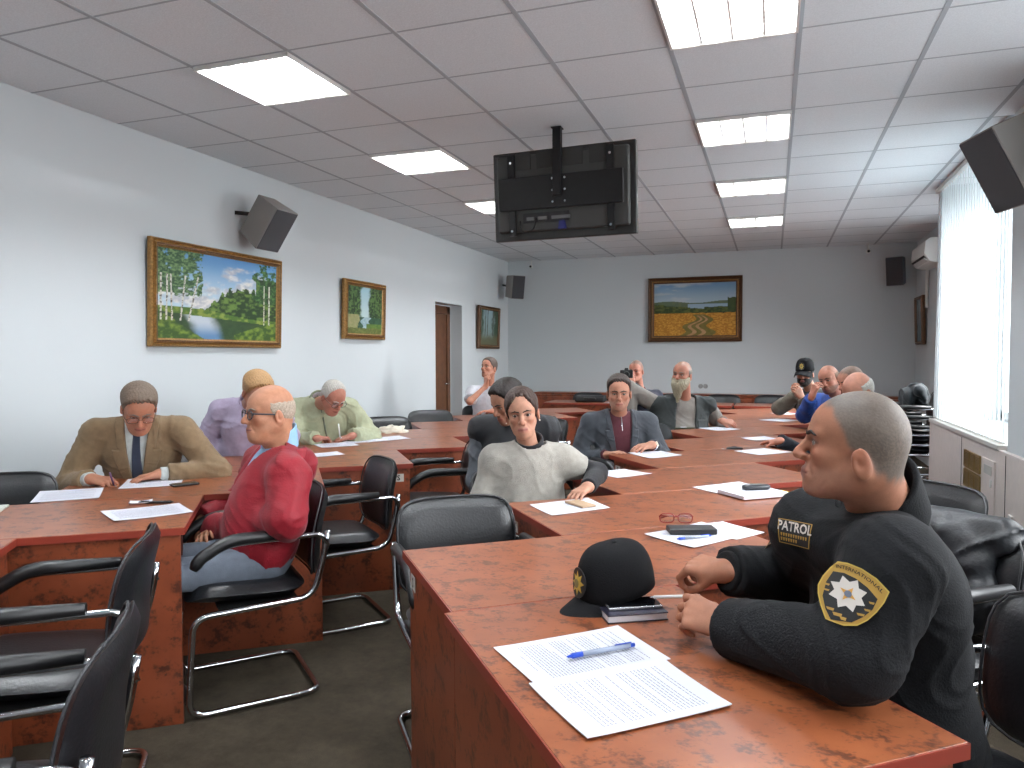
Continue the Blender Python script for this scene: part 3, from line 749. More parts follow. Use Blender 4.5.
# ------------------------------------------------------------------ things on the tables
M_paper = mat('white_paper', (212, 213, 222), rough=.8)
M_text = mat('grey_print', (140, 142, 154), rough=.8)
M_blue = mat('blue_ink_plastic', (38, 78, 190), rough=.35)
M_clear = mat('clear_pen_barrel', (200, 212, 235), rough=.2, trans=.5)
def sheet(label, corners, z=TZ, lines=None, group='printed sheets on the tables', curl=.003, seed=0, stack=0):
    """corners: four xy points, first edge is the sheet's top"""
    rng = random.Random(hash(label) % 1000 if False else seed)
    P = [Vector((*c, 0)) for c in corners]; c0 = sum(P, Vector())/4
    t = empty('paper_sheet', (c0.x, c0.y, z), 0, label, 'paper', group)
    N = 8; vs = []
    def at_(a, b):
        p = (P[0]*(1-a)+P[1]*a)*(1-b)+(P[3]*(1-a)+P[2]*a)*b
        return p-c0+Vector((0, 0, .0012+.0011*stack+curl*(abs(a-.5)*2)**3*rng_c[0]+curl*.6*(abs(b-.5)*2)**4))
    rng_c = [rng.random()]
    for i in range(N+1):
        for j in range(N+1): vs.append(tuple(at_(i/N, j/N)))
    fs = [(i*(N+1)+j, i*(N+1)+j+1, (i+1)*(N+1)+j+1, (i+1)*(N+1)+j) for i in range(N) for j in range(N)]
    MB().add(vs, fs).build('sheet', M_paper, t, solid=.0012 if stack == 0 else .002)
    if lines:
        q = MB(); nl = lines
        for k in range(nl):
            b = .10+.80*k/nl; a0 = .10; a1 = .90 if rng.random() > .2 else .25+.6*rng.random()
            if rng.random() < .12: continue
            if k < 2: a0, a1 = (.55, .88) if rng.random() > .5 else (.3, .7)
            a = a0
            while a < a1:
                wl = .02+.05*rng.random(); e = min(a+wl, a1)
                p1, p2, p3, p4 = at_(a, b), at_(e, b), at_(e, b+.0065), at_(a, b+.0065)
                q.add([tuple(p+Vector((0, 0, .0014))) for p in (p1, p2, p3, p4)], [(0, 1, 2, 3)]); a = e+.010
        q.build('printed_text', M_text, t)
    return t
def quad(c, w, h, ang):
    a = math.radians(ang); ux, uy = math.cos(a), math.sin(a)
    f = lambda s, t: (c[0]+ux*s*w/2-uy*t*h/2, c[1]+uy*s*w/2+ux*t*h/2)
    return [f(-1, 1), f(1, 1), f(1, -1), f(-1, -1)]
def rot(q, k): return q[k:]+q[:k]
# two sheets before the officer: text lines run along the short side
sheet('white printed sheet with the blue pen lying on it', rot([(-.559, 1.460), (-.332, 1.675), (-.192, 1.523), (-.412, 1.312)], 3), lines=34, seed=1)
sheet('white printed sheet nearest the camera with a signature', rot([(-.430, 1.311), (-.204, 1.511), (-.062, 1.350), (-.278, 1.152)], 3), lines=30, seed=2, stack=1)
def pen(label, a, b, z, body, tip, r=.0045, cat='pen'):
    A, B = Vector((*a, 0)), Vector((*b, 0)); t = empty('ballpoint_pen', (A.x, A.y, z), 0, label, cat, 'pens')
    D = B-A; L = D.length; u = D.normalized(); zz = Vector((0, 0, r+.001))
    MB().tube([zz+u*L*.0, zz+u*L*.07], [.0012, r*.8]).build('tip', tip, t, smooth=True)
    MB().tube([zz+u*L*.07, zz+u*L*.22], r*1.05).build('grip', tip, t, smooth=True)
    MB().tube([zz+u*L*.22, zz+u*L*.93], r).build('barrel', body, t, smooth=True)
    MB().tube([zz+u*L*.93, zz+u*L], r*.8).build('end_plug', tip, t, smooth=True)
    MB().box(tuple(zz+u*L*.83+Vector((0, 0, r+.001))), (L*.25, .003, .0015), R=Matrix.Rotation(math.atan2(u.y, u.x), 3, 'Z')).build('clip', tip, t)
    return t
pen('clear blue tipped pen on the printed sheet before the officer', (-.392, 1.447), (-.273, 1.556), TZ+.004, M_clear, M_blue, .0055)
sheet('white sheet under the tan phone before the woman', [(-.957, 2.937), (-.762, 3.165), (-.625, 2.985), (-.81, 2.765)], lines=24, seed=3)
sheet('white sheet next to the woman, before the empty place', [(-.913, 3.876), (-.767, 4.04), (-.60, 3.93), (-.745, 3.735)], lines=20, seed=4)
sheet('white sheet before the suited man', [(-.874, 4.728), (-.700, 4.91), (-.534, 4.72), (-.700, 4.51)], lines=20, seed=5)
sheet('printed sheet under the black glasses case', [(-.417, 2.572), (-.245, 2.830), (-.075, 2.690), (-.235, 2.44)], lines=30, seed=6)
sheet('spare white sheet under the glasses case sheet, beside the officer', [(-.28, 2.77), (-.17, 2.87), (-.02, 2.74), (-.11, 2.60)], z=TZ-.0005, seed=7)
sheet('white sheet beneath the notepad beyond the officer', [(-.354, 3.583), (-.150, 3.810), (.005, 3.66), (-.19, 3.43)], lines=0, seed=8)
sheet('white sheet beside the keys', [(-.231, 5.037), (-.045, 5.249), (.124, 5.09), (-.07, 4.88)], lines=0, seed=9)
sheet('white sheet beyond the dark sleeved arm', [(-.222, 5.86), (-.052, 6.03), (.05, 5.88), (-.11, 5.71)], lines=0, seed=10)
sheet('white sheet before the man in the black cap', [(-.12, 7.56), (.05, 7.79), (.26, 7.64), (.10, 7.42)], lines=0, seed=11)
sheet('white sheet before the long bearded man', [(-.600, 6.54), (-.43, 6.73), (-.25, 6.56), (-.42, 6.36)], lines=14, seed=12)
sheet('white sheet far along the window side row', [(-.02, 8.5), (.13, 8.66), (.29, 8.5), (.14, 8.34)], lines=0, seed=25)
# papers of the painted wall row
sheet('white sheet beside the tan sleeved elbow', [(-3.220, 2.50), (-3.020, 2.672), (-2.821, 2.470), (-3.01, 2.29)], lines=26, seed=13)
sheet('white sheet the man in the tan jacket writes on', [(-3.111, 2.90), (-2.90, 3.06), (-2.72, 2.84), (-2.93, 2.67)], lines=26, seed=14)
sheet('white printed sheet on the corner before the man in the red jacket', [(-2.562, 2.247), (-2.385, 2.483), (-2.195, 2.362), (-2.36, 2.13)], lines=28, seed=15)
pen('black marker pen before the man in the tan jacket', (-2.42, 2.49), (-2.55, 2.43), TZ, M_black, M_black, .006)
sheet('small folded note beside the black marker', [(-2.60, 2.43), (-2.535, 2.49), (-2.50, 2.45), (-2.565, 2.39)], seed=16, curl=.012)
sheet('white sheet the green jacketed man writes on', [(-3.10, 4.50), (-2.91, 4.70), (-2.74, 4.54), (-2.92, 4.34)], lines=20, seed=17)
sheet('large spread sheet beside the green jacketed man', [(-2.98, 4.85), (-2.78, 5.20), (-2.60, 5.05), (-2.78, 4.72)], lines=20, seed=18)
sheet('printed sheet overlapping the large spread sheet', [(-3.02, 4.74), (-2.86, 4.98), (-2.70, 4.83), (-2.88, 4.62)], lines=20, seed=19, stack=1)
sheet('small white sheet behind the red jacket shoulder', [(-2.86, 3.98), (-2.70, 4.19), (-2.57, 4.08), (-2.72, 3.88)], lines=10, seed=20)
sheet('sheet before the man in the white shirt', [(-3.05, 7.52), (-2.86, 7.68), (-2.74, 7.54), (-2.92, 7.38)], seed=21)
sheet('white sheets beside the black bag on the far table', [(-2.15, 9.75), (-1.90, 10.1), (-1.62, 9.95), (-1.85, 9.70)], seed=22)
# folded newspaper
t = empty('newspaper', (-3.06, 2.05, TZ), math.radians(40), 'folded printed newspaper on the frontmost table by the frame edge', 'newspaper')
MB().box((0, 0, .006), (.26, .20, .010)).build('pages', mat('newsprint', (196, 200, 190), rough=.8, noise_amt=.2, noise_scale=30), t, bevel=.002)
MB().box((.02, .0, .0125), (.14, .12, .001)).build('cover_picture', mat('print_teal', (110, 130, 130), rough=.7, noise_amt=.4, noise_scale=25), t)
# phones, keys, case, pager
def slab(name, label, cat, c, w, d, h, ang, m, m2, part='screen'):
    t = empty(name, (c[0], c[1], TZ+(c[2] if len(c) > 2 else 0)), math.radians(ang), label, cat)
    MB().box((0, 0, h/2), (w, d, h)).build('body', m, t, bevel=min(.004, h*.4), seg=3)
    MB().box((0, 0, h+.0002), (w*.88, d*.86, .0006)).build(part, m2, t)
    return t
M_screen = mat('dark_glass', (12, 13, 16), rough=.08)
M_tan = mat('tan_phone_case', (168, 140, 112), rough=.5)
slab('mobile_phone', 'tan backed mobile phone on the sheet before the woman', 'phone', (-.757, 3.005, .003), .135, .070, .009, -42, M_tan, mat('tan_back', (178, 150, 120), rough=.45), 'back_cover')
slab('mobile_phone', 'dark mobile phone beside the tan jacket cuff', 'phone', (-2.715, 2.865), .125, .062, .010, 60, M_black, M_screen)
slab('glasses_case', 'flat black case lying on the sheet beside the red spectacles', 'case', (-.265, 2.655, .003), .165, .075, .020, 20, mat('case_black', (34, 34, 36), rough=.4), mat('case_top', (42, 42, 44), rough=.35), 'lid')
pen('thin blue pen beside the black glasses case', (-.300, 2.525), (-.195, 2.61), TZ+.003, M_clear, M_blue, .004)
# notepad with pager
t = empty('notepad', (-.075, 3.475, TZ+.003), math.radians(40), 'thick white notepad with a yellow tab carrying the dark pager', 'notepad')
MB().box((0, 0, .009), (.25, .19, .016)).build('pages', M_paper, t, bevel=.002)
MB().box((.11, -.06, .012), (.05, .07, .008)).build('yellow_tab', mat('yellow_tab', (226, 200, 60), rough=.6), t)
t = empty('folding_phone', (-.065, 3.505, TZ+.021), math.radians(25), 'dark folded phone lying on the notepad', 'phone')
MB().tube([(-.062, 0, .012), (-.05, 0, .012), (.05, 0, .012), (.062, 0, .012)], [.009, .013, .013, .009], n=14, sx=1.5).build('body', mat('phone_grey', (44, 46, 50), rough=.35), t, smooth=True)
MB().box((0, .0, .0255), (.05, .02, .001)).build('display', mat('lcd', (130, 134, 130), rough=.2), t)
# spectacles lying on the table
def glasses_mesh(par, m, lensm, w=.064, hgt=.034, full=True, arm_len=.13, fold=False, r=.0016):
    for s in (-1, 1):
        pts = []
        for q in range(24):
            a = 2*PI*q/24; c, sn = math.cos(a), math.sin(a); p = 3.2; Lr = (abs(c)**p+abs(sn)**p)**(1/p)
            pts.append(Vector((-.004*abs(c/Lr) if True else 0, s*.034+c/Lr*.026, sn/Lr*hgt/2)))
        rim = MB().tube(pts, r, n=6, closed=True).build('lens_rim', m, par, smooth=True)
        MB().add([tuple(p*1.0) for p in pts], [tuple(range(24))]).build('lens', lensm, rim)
    MB().tube(arc([(0.001, -.009, .004), (.004, 0, .008), (.001, .009, .004)], .005), r).build('bridge', m, par, smooth=True)
    for s in (-1, 1):
        if fold: P = [(-.004, s*.062, .006), (-.012, s*.060, .006), (-.018, -s*.03, .004), (-.02, -s*.055, -.004)]
        else: P = [(-.004, s*.061, .006), (-.02, s*.070, .006), (-.09, s*.074, .004), (-arm_len+.02, s*.074, -.004), (-arm_len, s*.070, -.028)]
        MB().tube(arc(P, .01), r*1.15, n=6).build('temple', m, par, smooth=True)
def lens_mat():
    m = bpy.data.materials.new('spectacle_lens'); m.use_nodes = True; nt = m.node_tree
    for n in list(nt.nodes):
        if n.type != 'OUTPUT_MATERIAL': nt.nodes.remove(n)
    tr = nt.nodes.new('ShaderNodeBsdfTransparent'); tr.inputs[0].default_value = (.93, .95, .95, 1); gl = nt.nodes.new('ShaderNodeBsdfGlossy'); gl.inputs['Roughness'].default_value = .03
    mx = nt.nodes.new('ShaderNodeMixShader'); mx.inputs[0].default_value = .10
    nt.links.new(tr.outputs[0], mx.inputs[1]); nt.links.new(gl.outputs[0], mx.inputs[2]); nt.links.new(mx.outputs[0], [n for n in nt.nodes if n.type == 'OUTPUT_MATERIAL'][0].inputs[0])
    return m
M_lens = lens_mat()
M_red = mat('red_spectacle_frame', (122, 34, 34), rough=.3)
gl = empty('spectacles', (-.335, 2.80, TZ+.0185), math.radians(-75), 'red rimmed spectacles lying beside the black case', 'glasses')
glasses_mesh(gl, M_red, M_lens, arm_len=.12, r=.0022, fold=True)
# keys
t = empty('key_bunch', (-.235, 5.12, TZ), .4, 'dark key pouch beside the sheet past the folding phone', 'keys')
MB().tube([(-.05, 0, .01), (0, .005, .014), (.055, .0, .009)], [.006, .011, .007], n=10, sx=1.9).build('key_pouch', M_black, t, smooth=True)
MB().tube([Vector((-.07+.015*math.cos(a), .015*math.sin(a), .006)) for a in np.linspace(0, 2*PI, 14)[:-1]], .0013, n=6, closed=True).build('key_ring', M_chrome, t, smooth=True)
t = empty('document_folder', (-.72, 6.50, TZ), math.radians(30), 'dark folder with glasses beside the long bearded man', 'folder')
MB().box((0, 0, .006), (.16, .10, .012)).build('cover', mat('olive_folder', (60, 60, 44), rough=.6), t, bevel=.002)
MB().box((0, 0, .0125), (.05, .03, .002)).build('title_label', M_paper, t)
# white cloth bundle
rng = np.random.RandomState(4); prof = []
t = empty('cloth_bundle', (-2.97, 5.42, TZ), math.radians(20), 'crumpled white cloth bundle lying on the painted wall row', 'cloth')
vs = []; fs = []; A_, B_ = 28, 10
for b in range(B_+1):
    for a in range(A_):
        th = 2*PI*a/A_; ph = PI/2*b/B_; rr = math.cos(ph)
        nz = noise.noise(Vector((math.cos(th)*2.2, math.sin(th)*2.2, ph*3)))*.35
        vs.append((.125*rr*math.cos(th)*(1+nz), .07*rr*math.sin(th)*(1+nz), .055*math.sin(ph)*(1+nz*1.4)))
for b in range(B_):
    for a in range(A_): fs.append((b*A_+a, b*A_+(a+1) % A_, (b+1)*A_+(a+1) % A_, (b+1)*A_+a))
MB().add(vs, fs).build('cloth', mat('cream_cloth', (214, 206, 190), rough=.9, bump=.4, bump_scale=40), t, smooth=True)
# black bag on the far table
t = empty('laptop_bag', (-2.35, 9.93, TZ), .1, 'flat black bag lying on the cross table', 'bag')
MB().box((0, 0, .045), (.42, .26, .09)).build('bag_body', mat('bag_black', (26, 26, 28), rough=.7), t, bevel=.03, seg=4)
MB().tube(arc([(-.08, -.13, .05), (-.08, -.19, .06), (.08, -.19, .06), (.08, -.13, .05)], .03), .009).build('handle', M_black, t, smooth=True)
# black notebook and phone under the cap
t = empty('notebook', (-.318, 1.765, TZ), math.radians(30), 'thick notebook with dark cover lying under the black cap', 'notebook')
MB().box((0, 0, .010), (.145, .10, .014)).build('pages', mat('page_block', (206, 206, 210), rough=.7), t)
for z in (.0015, .0185): MB().box((0, 0, z), (.150, .105, .003)).build('cover', mat('navy_cover', (24, 22, 40), rough=.4), t, bevel=.001)
t = empty('mobile_phone', (-.318, 1.775, TZ+.0205), math.radians(28), 'silver edged phone on top of the notebook under the cap', 'phone')
MB().box((0, 0, .004), (.135, .068, .007)).build('body', mat('silver_edge', (176, 176, 180), rough=.25, metal=.8), t, bevel=.002)
MB().box((0, 0, .0078), (.13, .063, .001)).build('screen', M_screen, t)
# the officer's cap
M_cap = mat('black_cap_cloth', (18, 18, 20), rough=.9, spec=.15, bump=.35, bump_scale=300)
M_gold = mat('gold_thread', (190, 160, 70), rough=.5, metal=.2)
M_silver = mat('silver_thread', (206, 198, 190), rough=.5)
def star_pts(n, r1, r2, rot=0): return [((r1 if k % 2 == 0 else r2)*math.cos(PI*k/n+rot), (r1 if k % 2 == 0 else r2)*math.sin(PI*k/n+rot)) for k in range(2*n)]
def make_cap(par, badge=True, s=1.0):
    """crown opening at z=0, peak toward +x"""
    vs = []; fs = []; A_, B_ = 40, 14
    for b in range(B_+1):
        t_ = b/B_; ph = PI/2*t_
        for a in range(A_):
            th = 2*PI*a/A_; rx, ry = .100, .080
            e = 2.5; cz = .114*(math.sin(ph)**.85); rr = (max(0, math.cos(ph)))**.62
            front = max(0, math.cos(th))
            x = rx*rr*math.cos(th)-.012*t_; y = ry*rr*math.sin(th)
            z = cz+.012*front*math.sin(PI*t_)
            vs.append((x*s, y*s, z*s))
    for b in range(B_):
        for a in range(A_): fs.append((b*A_+a, b*A_+(a+1) % A_, (b+1)*A_+(a+1) % A_, (b+1)*A_+a))
    cr = MB().add(vs, fs).build('crown', M_cap, par, smooth=True, solid=.002)
    MB().sphere((-.012*s, 0, .115*s), .007*s, 8, (1, 1, .6)).build('top_button', M_cap, cr, smooth=True)
    # peak
    vs = []; fs = []; A_, B_ = 20, 7
    for b in range(B_+1):
        for a in range(A_+1):
            th = (-70+140*a/A_)*PI/180; q = b/B_
            r0x, r0y = .100*math.cos(th), .080*math.sin(th)
            ext = .088*math.cos(th*1.12)**.6 if abs(th*1.12) < PI/2 else 0
            x = r0x+ext*q; y = r0y*(1+.03*q)
            z = .004-.010*q-.045*(y/.08)**2*(.35+.65*q)-.01*q*q
            vs.append((x*s, y*s, z*s))
    for b in range(B_):
        for a in range(A_): fs.append((b*(A_+1)+a, b*(A_+1)+a+1, (b+1)*(A_+1)+a+1, (b+1)*(A_+1)+a))
    MB().add(vs, fs).build('peak', M_cap, par, smooth=True, solid=.004)
    if badge:
        R = Matrix.Rotation(math.radians(-12), 3, 'Y')
        def pl(pts, off): return [tuple((Vector((.1035+off, 0, .052)) + R @ Vector((-(p[0]**2)*7-.0*p[1], p[0], p[1])))*s) for p in pts]
        o1 = [(.026*math.cos(a), .036*math.sin(a)) for a in np.linspace(0, 2*PI, 24)[:-1]]
        bd = MB().add(pl(o1, .002), [tuple(range(23))]).build('badge', M_black, par, solid=.002)
        st = star_pts(8, .026, .014); MB().add(pl([(0, 0)], .006)+pl([(p[0]*.85, p[1]*1.15) for p in st], .004), [(0, 1+k, 1+(k+1) % 16) for k in range(16)]).build('badge_star', M_gold, bd)
        MB().add(pl([(0, 0)], .0075)+pl([(.009*math.cos(a), .011*math.sin(a)) for a in np.linspace(0, 2*PI, 13)[:-1]], .007), [(0, 1+k, 1+(k+1) % 12) for k in range(12)]).build('badge_centre', mat('badge_centre', (120, 110, 70)), bd)
cp = empty('peaked_cap', (-.368, 1.838, TZ+.036), math.radians(212), 'black peaked cap with a gold star badge resting on the notebook', 'cap')
cp.rotation_euler = (math.radians(0), math.radians(10), math.radians(229))
make_cap(cp, True, 1.05)
# officer's paper in the hands is a pen-like white stick
# coat over the chair
# ------------------------------------------------------------------ implicit surfaces for bodies and clothes
f32 = np.float32
def A3(p): return np.array([p[0], p[1], p[2]], f32)
def f_cap(P, a, b, ra, rb=None):
    rb = ra if rb is None else rb
    a = A3(a); b = A3(b); pa = P-a; ba = b-a; L = float(ba@ba)+1e-12
    h = np.clip(pa@ba/L, 0, 1)
    return np.linalg.norm(pa-h[:, None]*ba, axis=1)-(ra+(rb-ra)*h)
def f_ell(P, c, r, R=None):
    q = P-A3(c)
    if R is not None: q = q@np.asarray(R, f32)
    r = np.asarray(r, f32); k0 = np.linalg.norm(q/r, axis=1); k1 = np.linalg.norm(q/(r*r), axis=1)
    return k0*(k0-1)/(k1+1e-6)
def smin(a, b, k):
    h = np.maximum(k-np.abs(a-b), 0)/k; return np.minimum(a, b)-h*h*k*.25
def smax(a, b, k): return -smin(-a, -b, k)
def sdf_mesh(fn, lo, hi, res, B=6, margin=1.5, axes=None):
    if axes is None: axes = [np.arange(lo[k], hi[k]+res, res) for k in range(3)]
    G = []
    for a in axes:
        e = (-(len(a)-1)) % B; st = a[-1]-a[-2]; G.append(np.concatenate([a, a[-1]+st*np.arange(1, e+1)]).astype(f32))
    n = np.array([len(g) for g in G]); nb = (n-1)//B
    bc = [(g[0:-1:B]+g[B::B])/2 for g in G]; bh = [(g[B::B]-g[0:-1:B])/2 for g in G]
    ci = np.stack(np.meshgrid(*[np.arange(k) for k in nb], indexing='ij'), -1).reshape(-1, 3)
    cen = np.stack([bc[k][ci[:, k]] for k in range(3)], 1); hd_ = np.sqrt(sum(bh[k][ci[:, k]]**2 for k in range(3)))
    dc = fn(cen.astype(f32)); act = np.abs(dc) < hd_*margin+.004
    vals = (dc < 0).reshape(nb); V = np.ones(n, f32)
    V[:-1, :-1, :-1] = np.where(np.repeat(np.repeat(np.repeat(vals, B, 0), B, 1), B, 2), f32(-1), f32(1))
    off = np.stack(np.meshgrid(*[np.arange(B+1)]*3, indexing='ij'), -1).reshape(-1, 3)
    ai = ci[act]
    if len(ai) == 0: return np.zeros((0, 3)), np.zeros((0, 4), int)
    for s in range(0, len(ai), 1200):
        g = (ai[s:s+1200, None, :]*B+off[None]).reshape(-1, 3)
        V[g[:, 0], g[:, 1], g[:, 2]] = fn(np.stack([G[k][g[:, k]] for k in range(3)], 1).astype(f32))
    ins = V < 0; nx, ny, nz = n
    cor = np.array([(a, b, c) for a in (0, 1) for b in (0, 1) for c in (0, 1)])
    c0 = ins[:-1, :-1, :-1]; mask = np.zeros(c0.shape, bool)
    for c in cor[1:]: mask |= ins[c[0]:nx-1+c[0], c[1]:ny-1+c[1], c[2]:nz-1+c[2]] != c0
    I = np.argwhere(mask); idx = -np.ones(mask.shape, np.int32); idx[mask] = np.arange(len(I))
    cv = np.stack([V[I[:, 0]+c[0], I[:, 1]+c[1], I[:, 2]+c[2]] for c in cor], 1)
    acc = np.zeros((len(I), 3), f32); cnt = np.zeros(len(I), f32)
    for a in range(8):
        for ax in range(3):
            if cor[a][ax]: continue
            b = a+(4, 2, 1)[ax]; m = (cv[:, a] < 0) != (cv[:, b] < 0)
            t = np.where(m, cv[:, a]/np.where(m, cv[:, a]-cv[:, b], 1), 0)
            for k in range(3): acc[:, k] += np.where(m, t if k == ax else cor[a][k], 0)
            cnt += m
    acc /= np.maximum(cnt, 1)[:, None]
    verts = np.stack([G[k][I[:, k]]*(1-acc[:, k])+G[k][I[:, k]+1]*acc[:, k] for k in range(3)], 1)
    quads = []
    for ax in range(3):
        o1, o2 = [(1, 2), (2, 0), (0, 1)][ax]
        s0 = [slice(1, n[k]-1) for k in range(3)]; s0[ax] = slice(0, n[ax]-1); s1 = list(s0); s1[ax] = slice(1, n[ax])
        a, b = ins[tuple(s0)], ins[tuple(s1)]; m = a != b; J = np.argwhere(m)
        base = J+np.array([0 if k == ax else 1 for k in range(3)])
        def cell(d1, d2):
            q = base.copy(); q[:, o1] -= d1; q[:, o2] -= d2; return idx[q[:, 0], q[:, 1], q[:, 2]]
        q = np.stack([cell(0, 0), cell(1, 0), cell(1, 1), cell(0, 1)], 1)
        fl = ~a[m]; q[fl] = q[fl][:, ::-1]; quads.append(q)
    Q = np.concatenate(quads); Q = Q[(Q >= 0).all(1)]
    return verts.astype(np.float64), Q
def near(fn, P, c, r, inner):
    """evaluate a detailed field only close to its centre"""
    dist = np.linalg.norm(P-A3(c), axis=1); d = dist-inner; m = dist < r
    if m.any(): d[m] = fn(P[m])
    return d
def relax(v, q, it=1, lam=.4):
    if len(v) == 0: return v
    for _ in range(it):
        s = np.zeros_like(v); c = np.zeros(len(v))
        for a, b in ((0, 1), (1, 2), (2, 3), (3, 0)):
            for i, j in ((a, b), (b, a)):
                np.add.at(s, q[:, i], v[q[:, j]]); np.add.at(c, q[:, i], 1)
        v = v+(s/np.maximum(c, 1)[:, None]-v)*lam
    return v
def mesh_obj(name, v, q, m, parent, base, colors=None):
    me = bpy.data.meshes.new(name)
    me.from_pydata((v-np.asarray(base, v.dtype if len(v) else float)).tolist(), [], q.tolist()); me.update()
    me.polygons.foreach_set('use_smooth', [True]*len(me.polygons)); me.materials.append(m)
    o = bpy.data.objects.new(name, me); COL.objects.link(o)
    if parent is not None: o.parent = parent
    if colors is not None: set_col(me, colors)
    return o
_rw = np.random.RandomState(11)
_WD = _rw.randn(10, 3).astype(f32); _WD /= np.linalg.norm(_WD, axis=1)[:, None]; _WF = np.linspace(18, 75, 10).astype(f32); _WP = _rw.rand(10)*6.28
def folds(P, amp=.003, seed=0.0, sc=1.0):
    d = np.zeros(len(P), f32); wp = np.sin(P@_WD[3]*17+seed)*1.3+np.sin(P@_WD[6]*29+seed*2)*.8
    for k in range(8): d += np.sin(P@_WD[k]*_WF[k]*sc+_WP[k]+seed+wp*(.6+.5*(k % 3)))/(1+.4*k)
    r = 1-np.abs(np.sin(P@_WD[8]*15+seed+wp*1.1)); r2 = 1-np.abs(np.sin(P@_WD[9]*21+2*seed-wp))
    return d*amp*.45-(r**5+r2**6)*amp*1.3
# ---- head, local frame: x out of the face, y to its left, z up, eyes at z=0
def head_base(Q, p):
    fw, jw = p.get('fw', 1), p.get('jw', 1)
    d = f_ell(Q, (-.010, 0, .039), (.092, .076*p.get('cw', 1), .085))
    d = smin(d, f_ell(Q, (.034, 0, .034), (.060, .063, .058)), .03)
    d = smin(d, f_ell(Q, (-.042, 0, .004), (.056, .063, .066)), .03)
    d = smin(d, f_ell(Q, (.028, 0, -.036), (.058, .058*fw, .070)), .03)
    d = smin(d, f_ell(Q, (.034, 0, -.078), (.045, .045*jw, .038)), .03)
    M = Q.copy(); M[:, 1] = np.abs(M[:, 1])
    d = smin(d, f_cap(M, (-.004, .055*jw, -.048), (.056, .022*jw, -.098), .017, .014), .03)
    d = smin(d, f_ell(Q, (.070+p.get('chin', 0), 0, -.101), (.020, .023*jw, .018)), .022)
    if p.get('jowl'): d = smin(d, f_ell(Q, (.030, 0, -.108), (.046, .044, .024)), .03)
    return d, M
def head_sdf(Q, p, age=.3):
    d, M = head_base(Q, p); ns = p.get('nose', 1.0)
    d = smin(d, f_ell(M, (.057, .039, -.024), (.024, .021*p.get('fw', 1), .019)), .02)
    d = smin(d, f_cap(M, (.086, .006, .0205), (.072, .046, .0215), .0095*p.get('brow', 1), .008), .014)
    nx = .017*ns
    d = smin(d, f_cap(Q, (.0845, 0, .014), (.091+nx*.82, 0, -.025), .0085, .0108), .012)
    d = smin(d, f_ell(Q, (.090+nx, 0, -.034), (.0125, .0120*ns, .0105)), .009)
    d = smin(d, f_ell(M, (.084+nx*.72, .0125, -.037), (.012, .0078, .0088)), .006)
    d = smax(d, -f_ell(M, (.098, .033, -.001), (.0150, .019, .0125)), .012)
    d = smin(d, f_ell(M, (.0745, .031, .000), (.0137, .0145, .0137)), .005)
    op = p.get('eye', 1.0)
    if op > 0: d = smax(d, -f_ell(M, (.0888, .0318, -.0008), (.0105, .0138, .0046*op)), .0025)
    d = smin(d, f_ell(Q, (.078, 0, -.069), (.019, .028, .021)), .02)
    sm_ = p.get('smile', 0)
    d = smin(d, f_cap(M, (.0975, 0, -.0638), (.084, .025+.004*sm_, -.0695+.006*sm_), .0046, .0022), .005)
    d = smin(d, f_cap(M, (.0955, 0, -.0745), (.083, .022+.004*sm_, -.0715+.006*sm_), .0056, .0026), .005)
    d = smax(d, -f_cap(M, (.106, 0, -.0690), (.088, .026+.004*sm_, -.0700+.006*sm_), .0013), .003)
    d = smax(d, -f_cap(M, (.097, .018, -.040), (.083, .036, -.070), .0020+.001*age), .010)
    d = smax(d, -f_ell(M, (.088+nx*.75, .0065, -.0465), (.005, .0032, .0045)), .003)
    # ears
    t = .22; R = [[math.cos(t), 0, math.sin(t)], [0, 1, 0], [-math.sin(t), 0, math.cos(t)]]
    er = p.get('ear', 1)
    ez = p.get('earz', 0)
    e = f_ell(M, (-.012, .080, -.014+ez), (.017*er, .0075, .031*er), R)
    e = smax(e, -f_ell(M, (-.008, .0885, -.008+ez), (.0115*er, .0080, .021*er), R), .003)
    e = smin(e, f_ell(M, (-.013, .081, -.004+ez), (.007*er, .005, .013*er), R), .004)
    e = smin(e, f_ell(M, (.002, .078, -.010), (.006, .006, .009)), .006)
    return smin(d, e, .006)
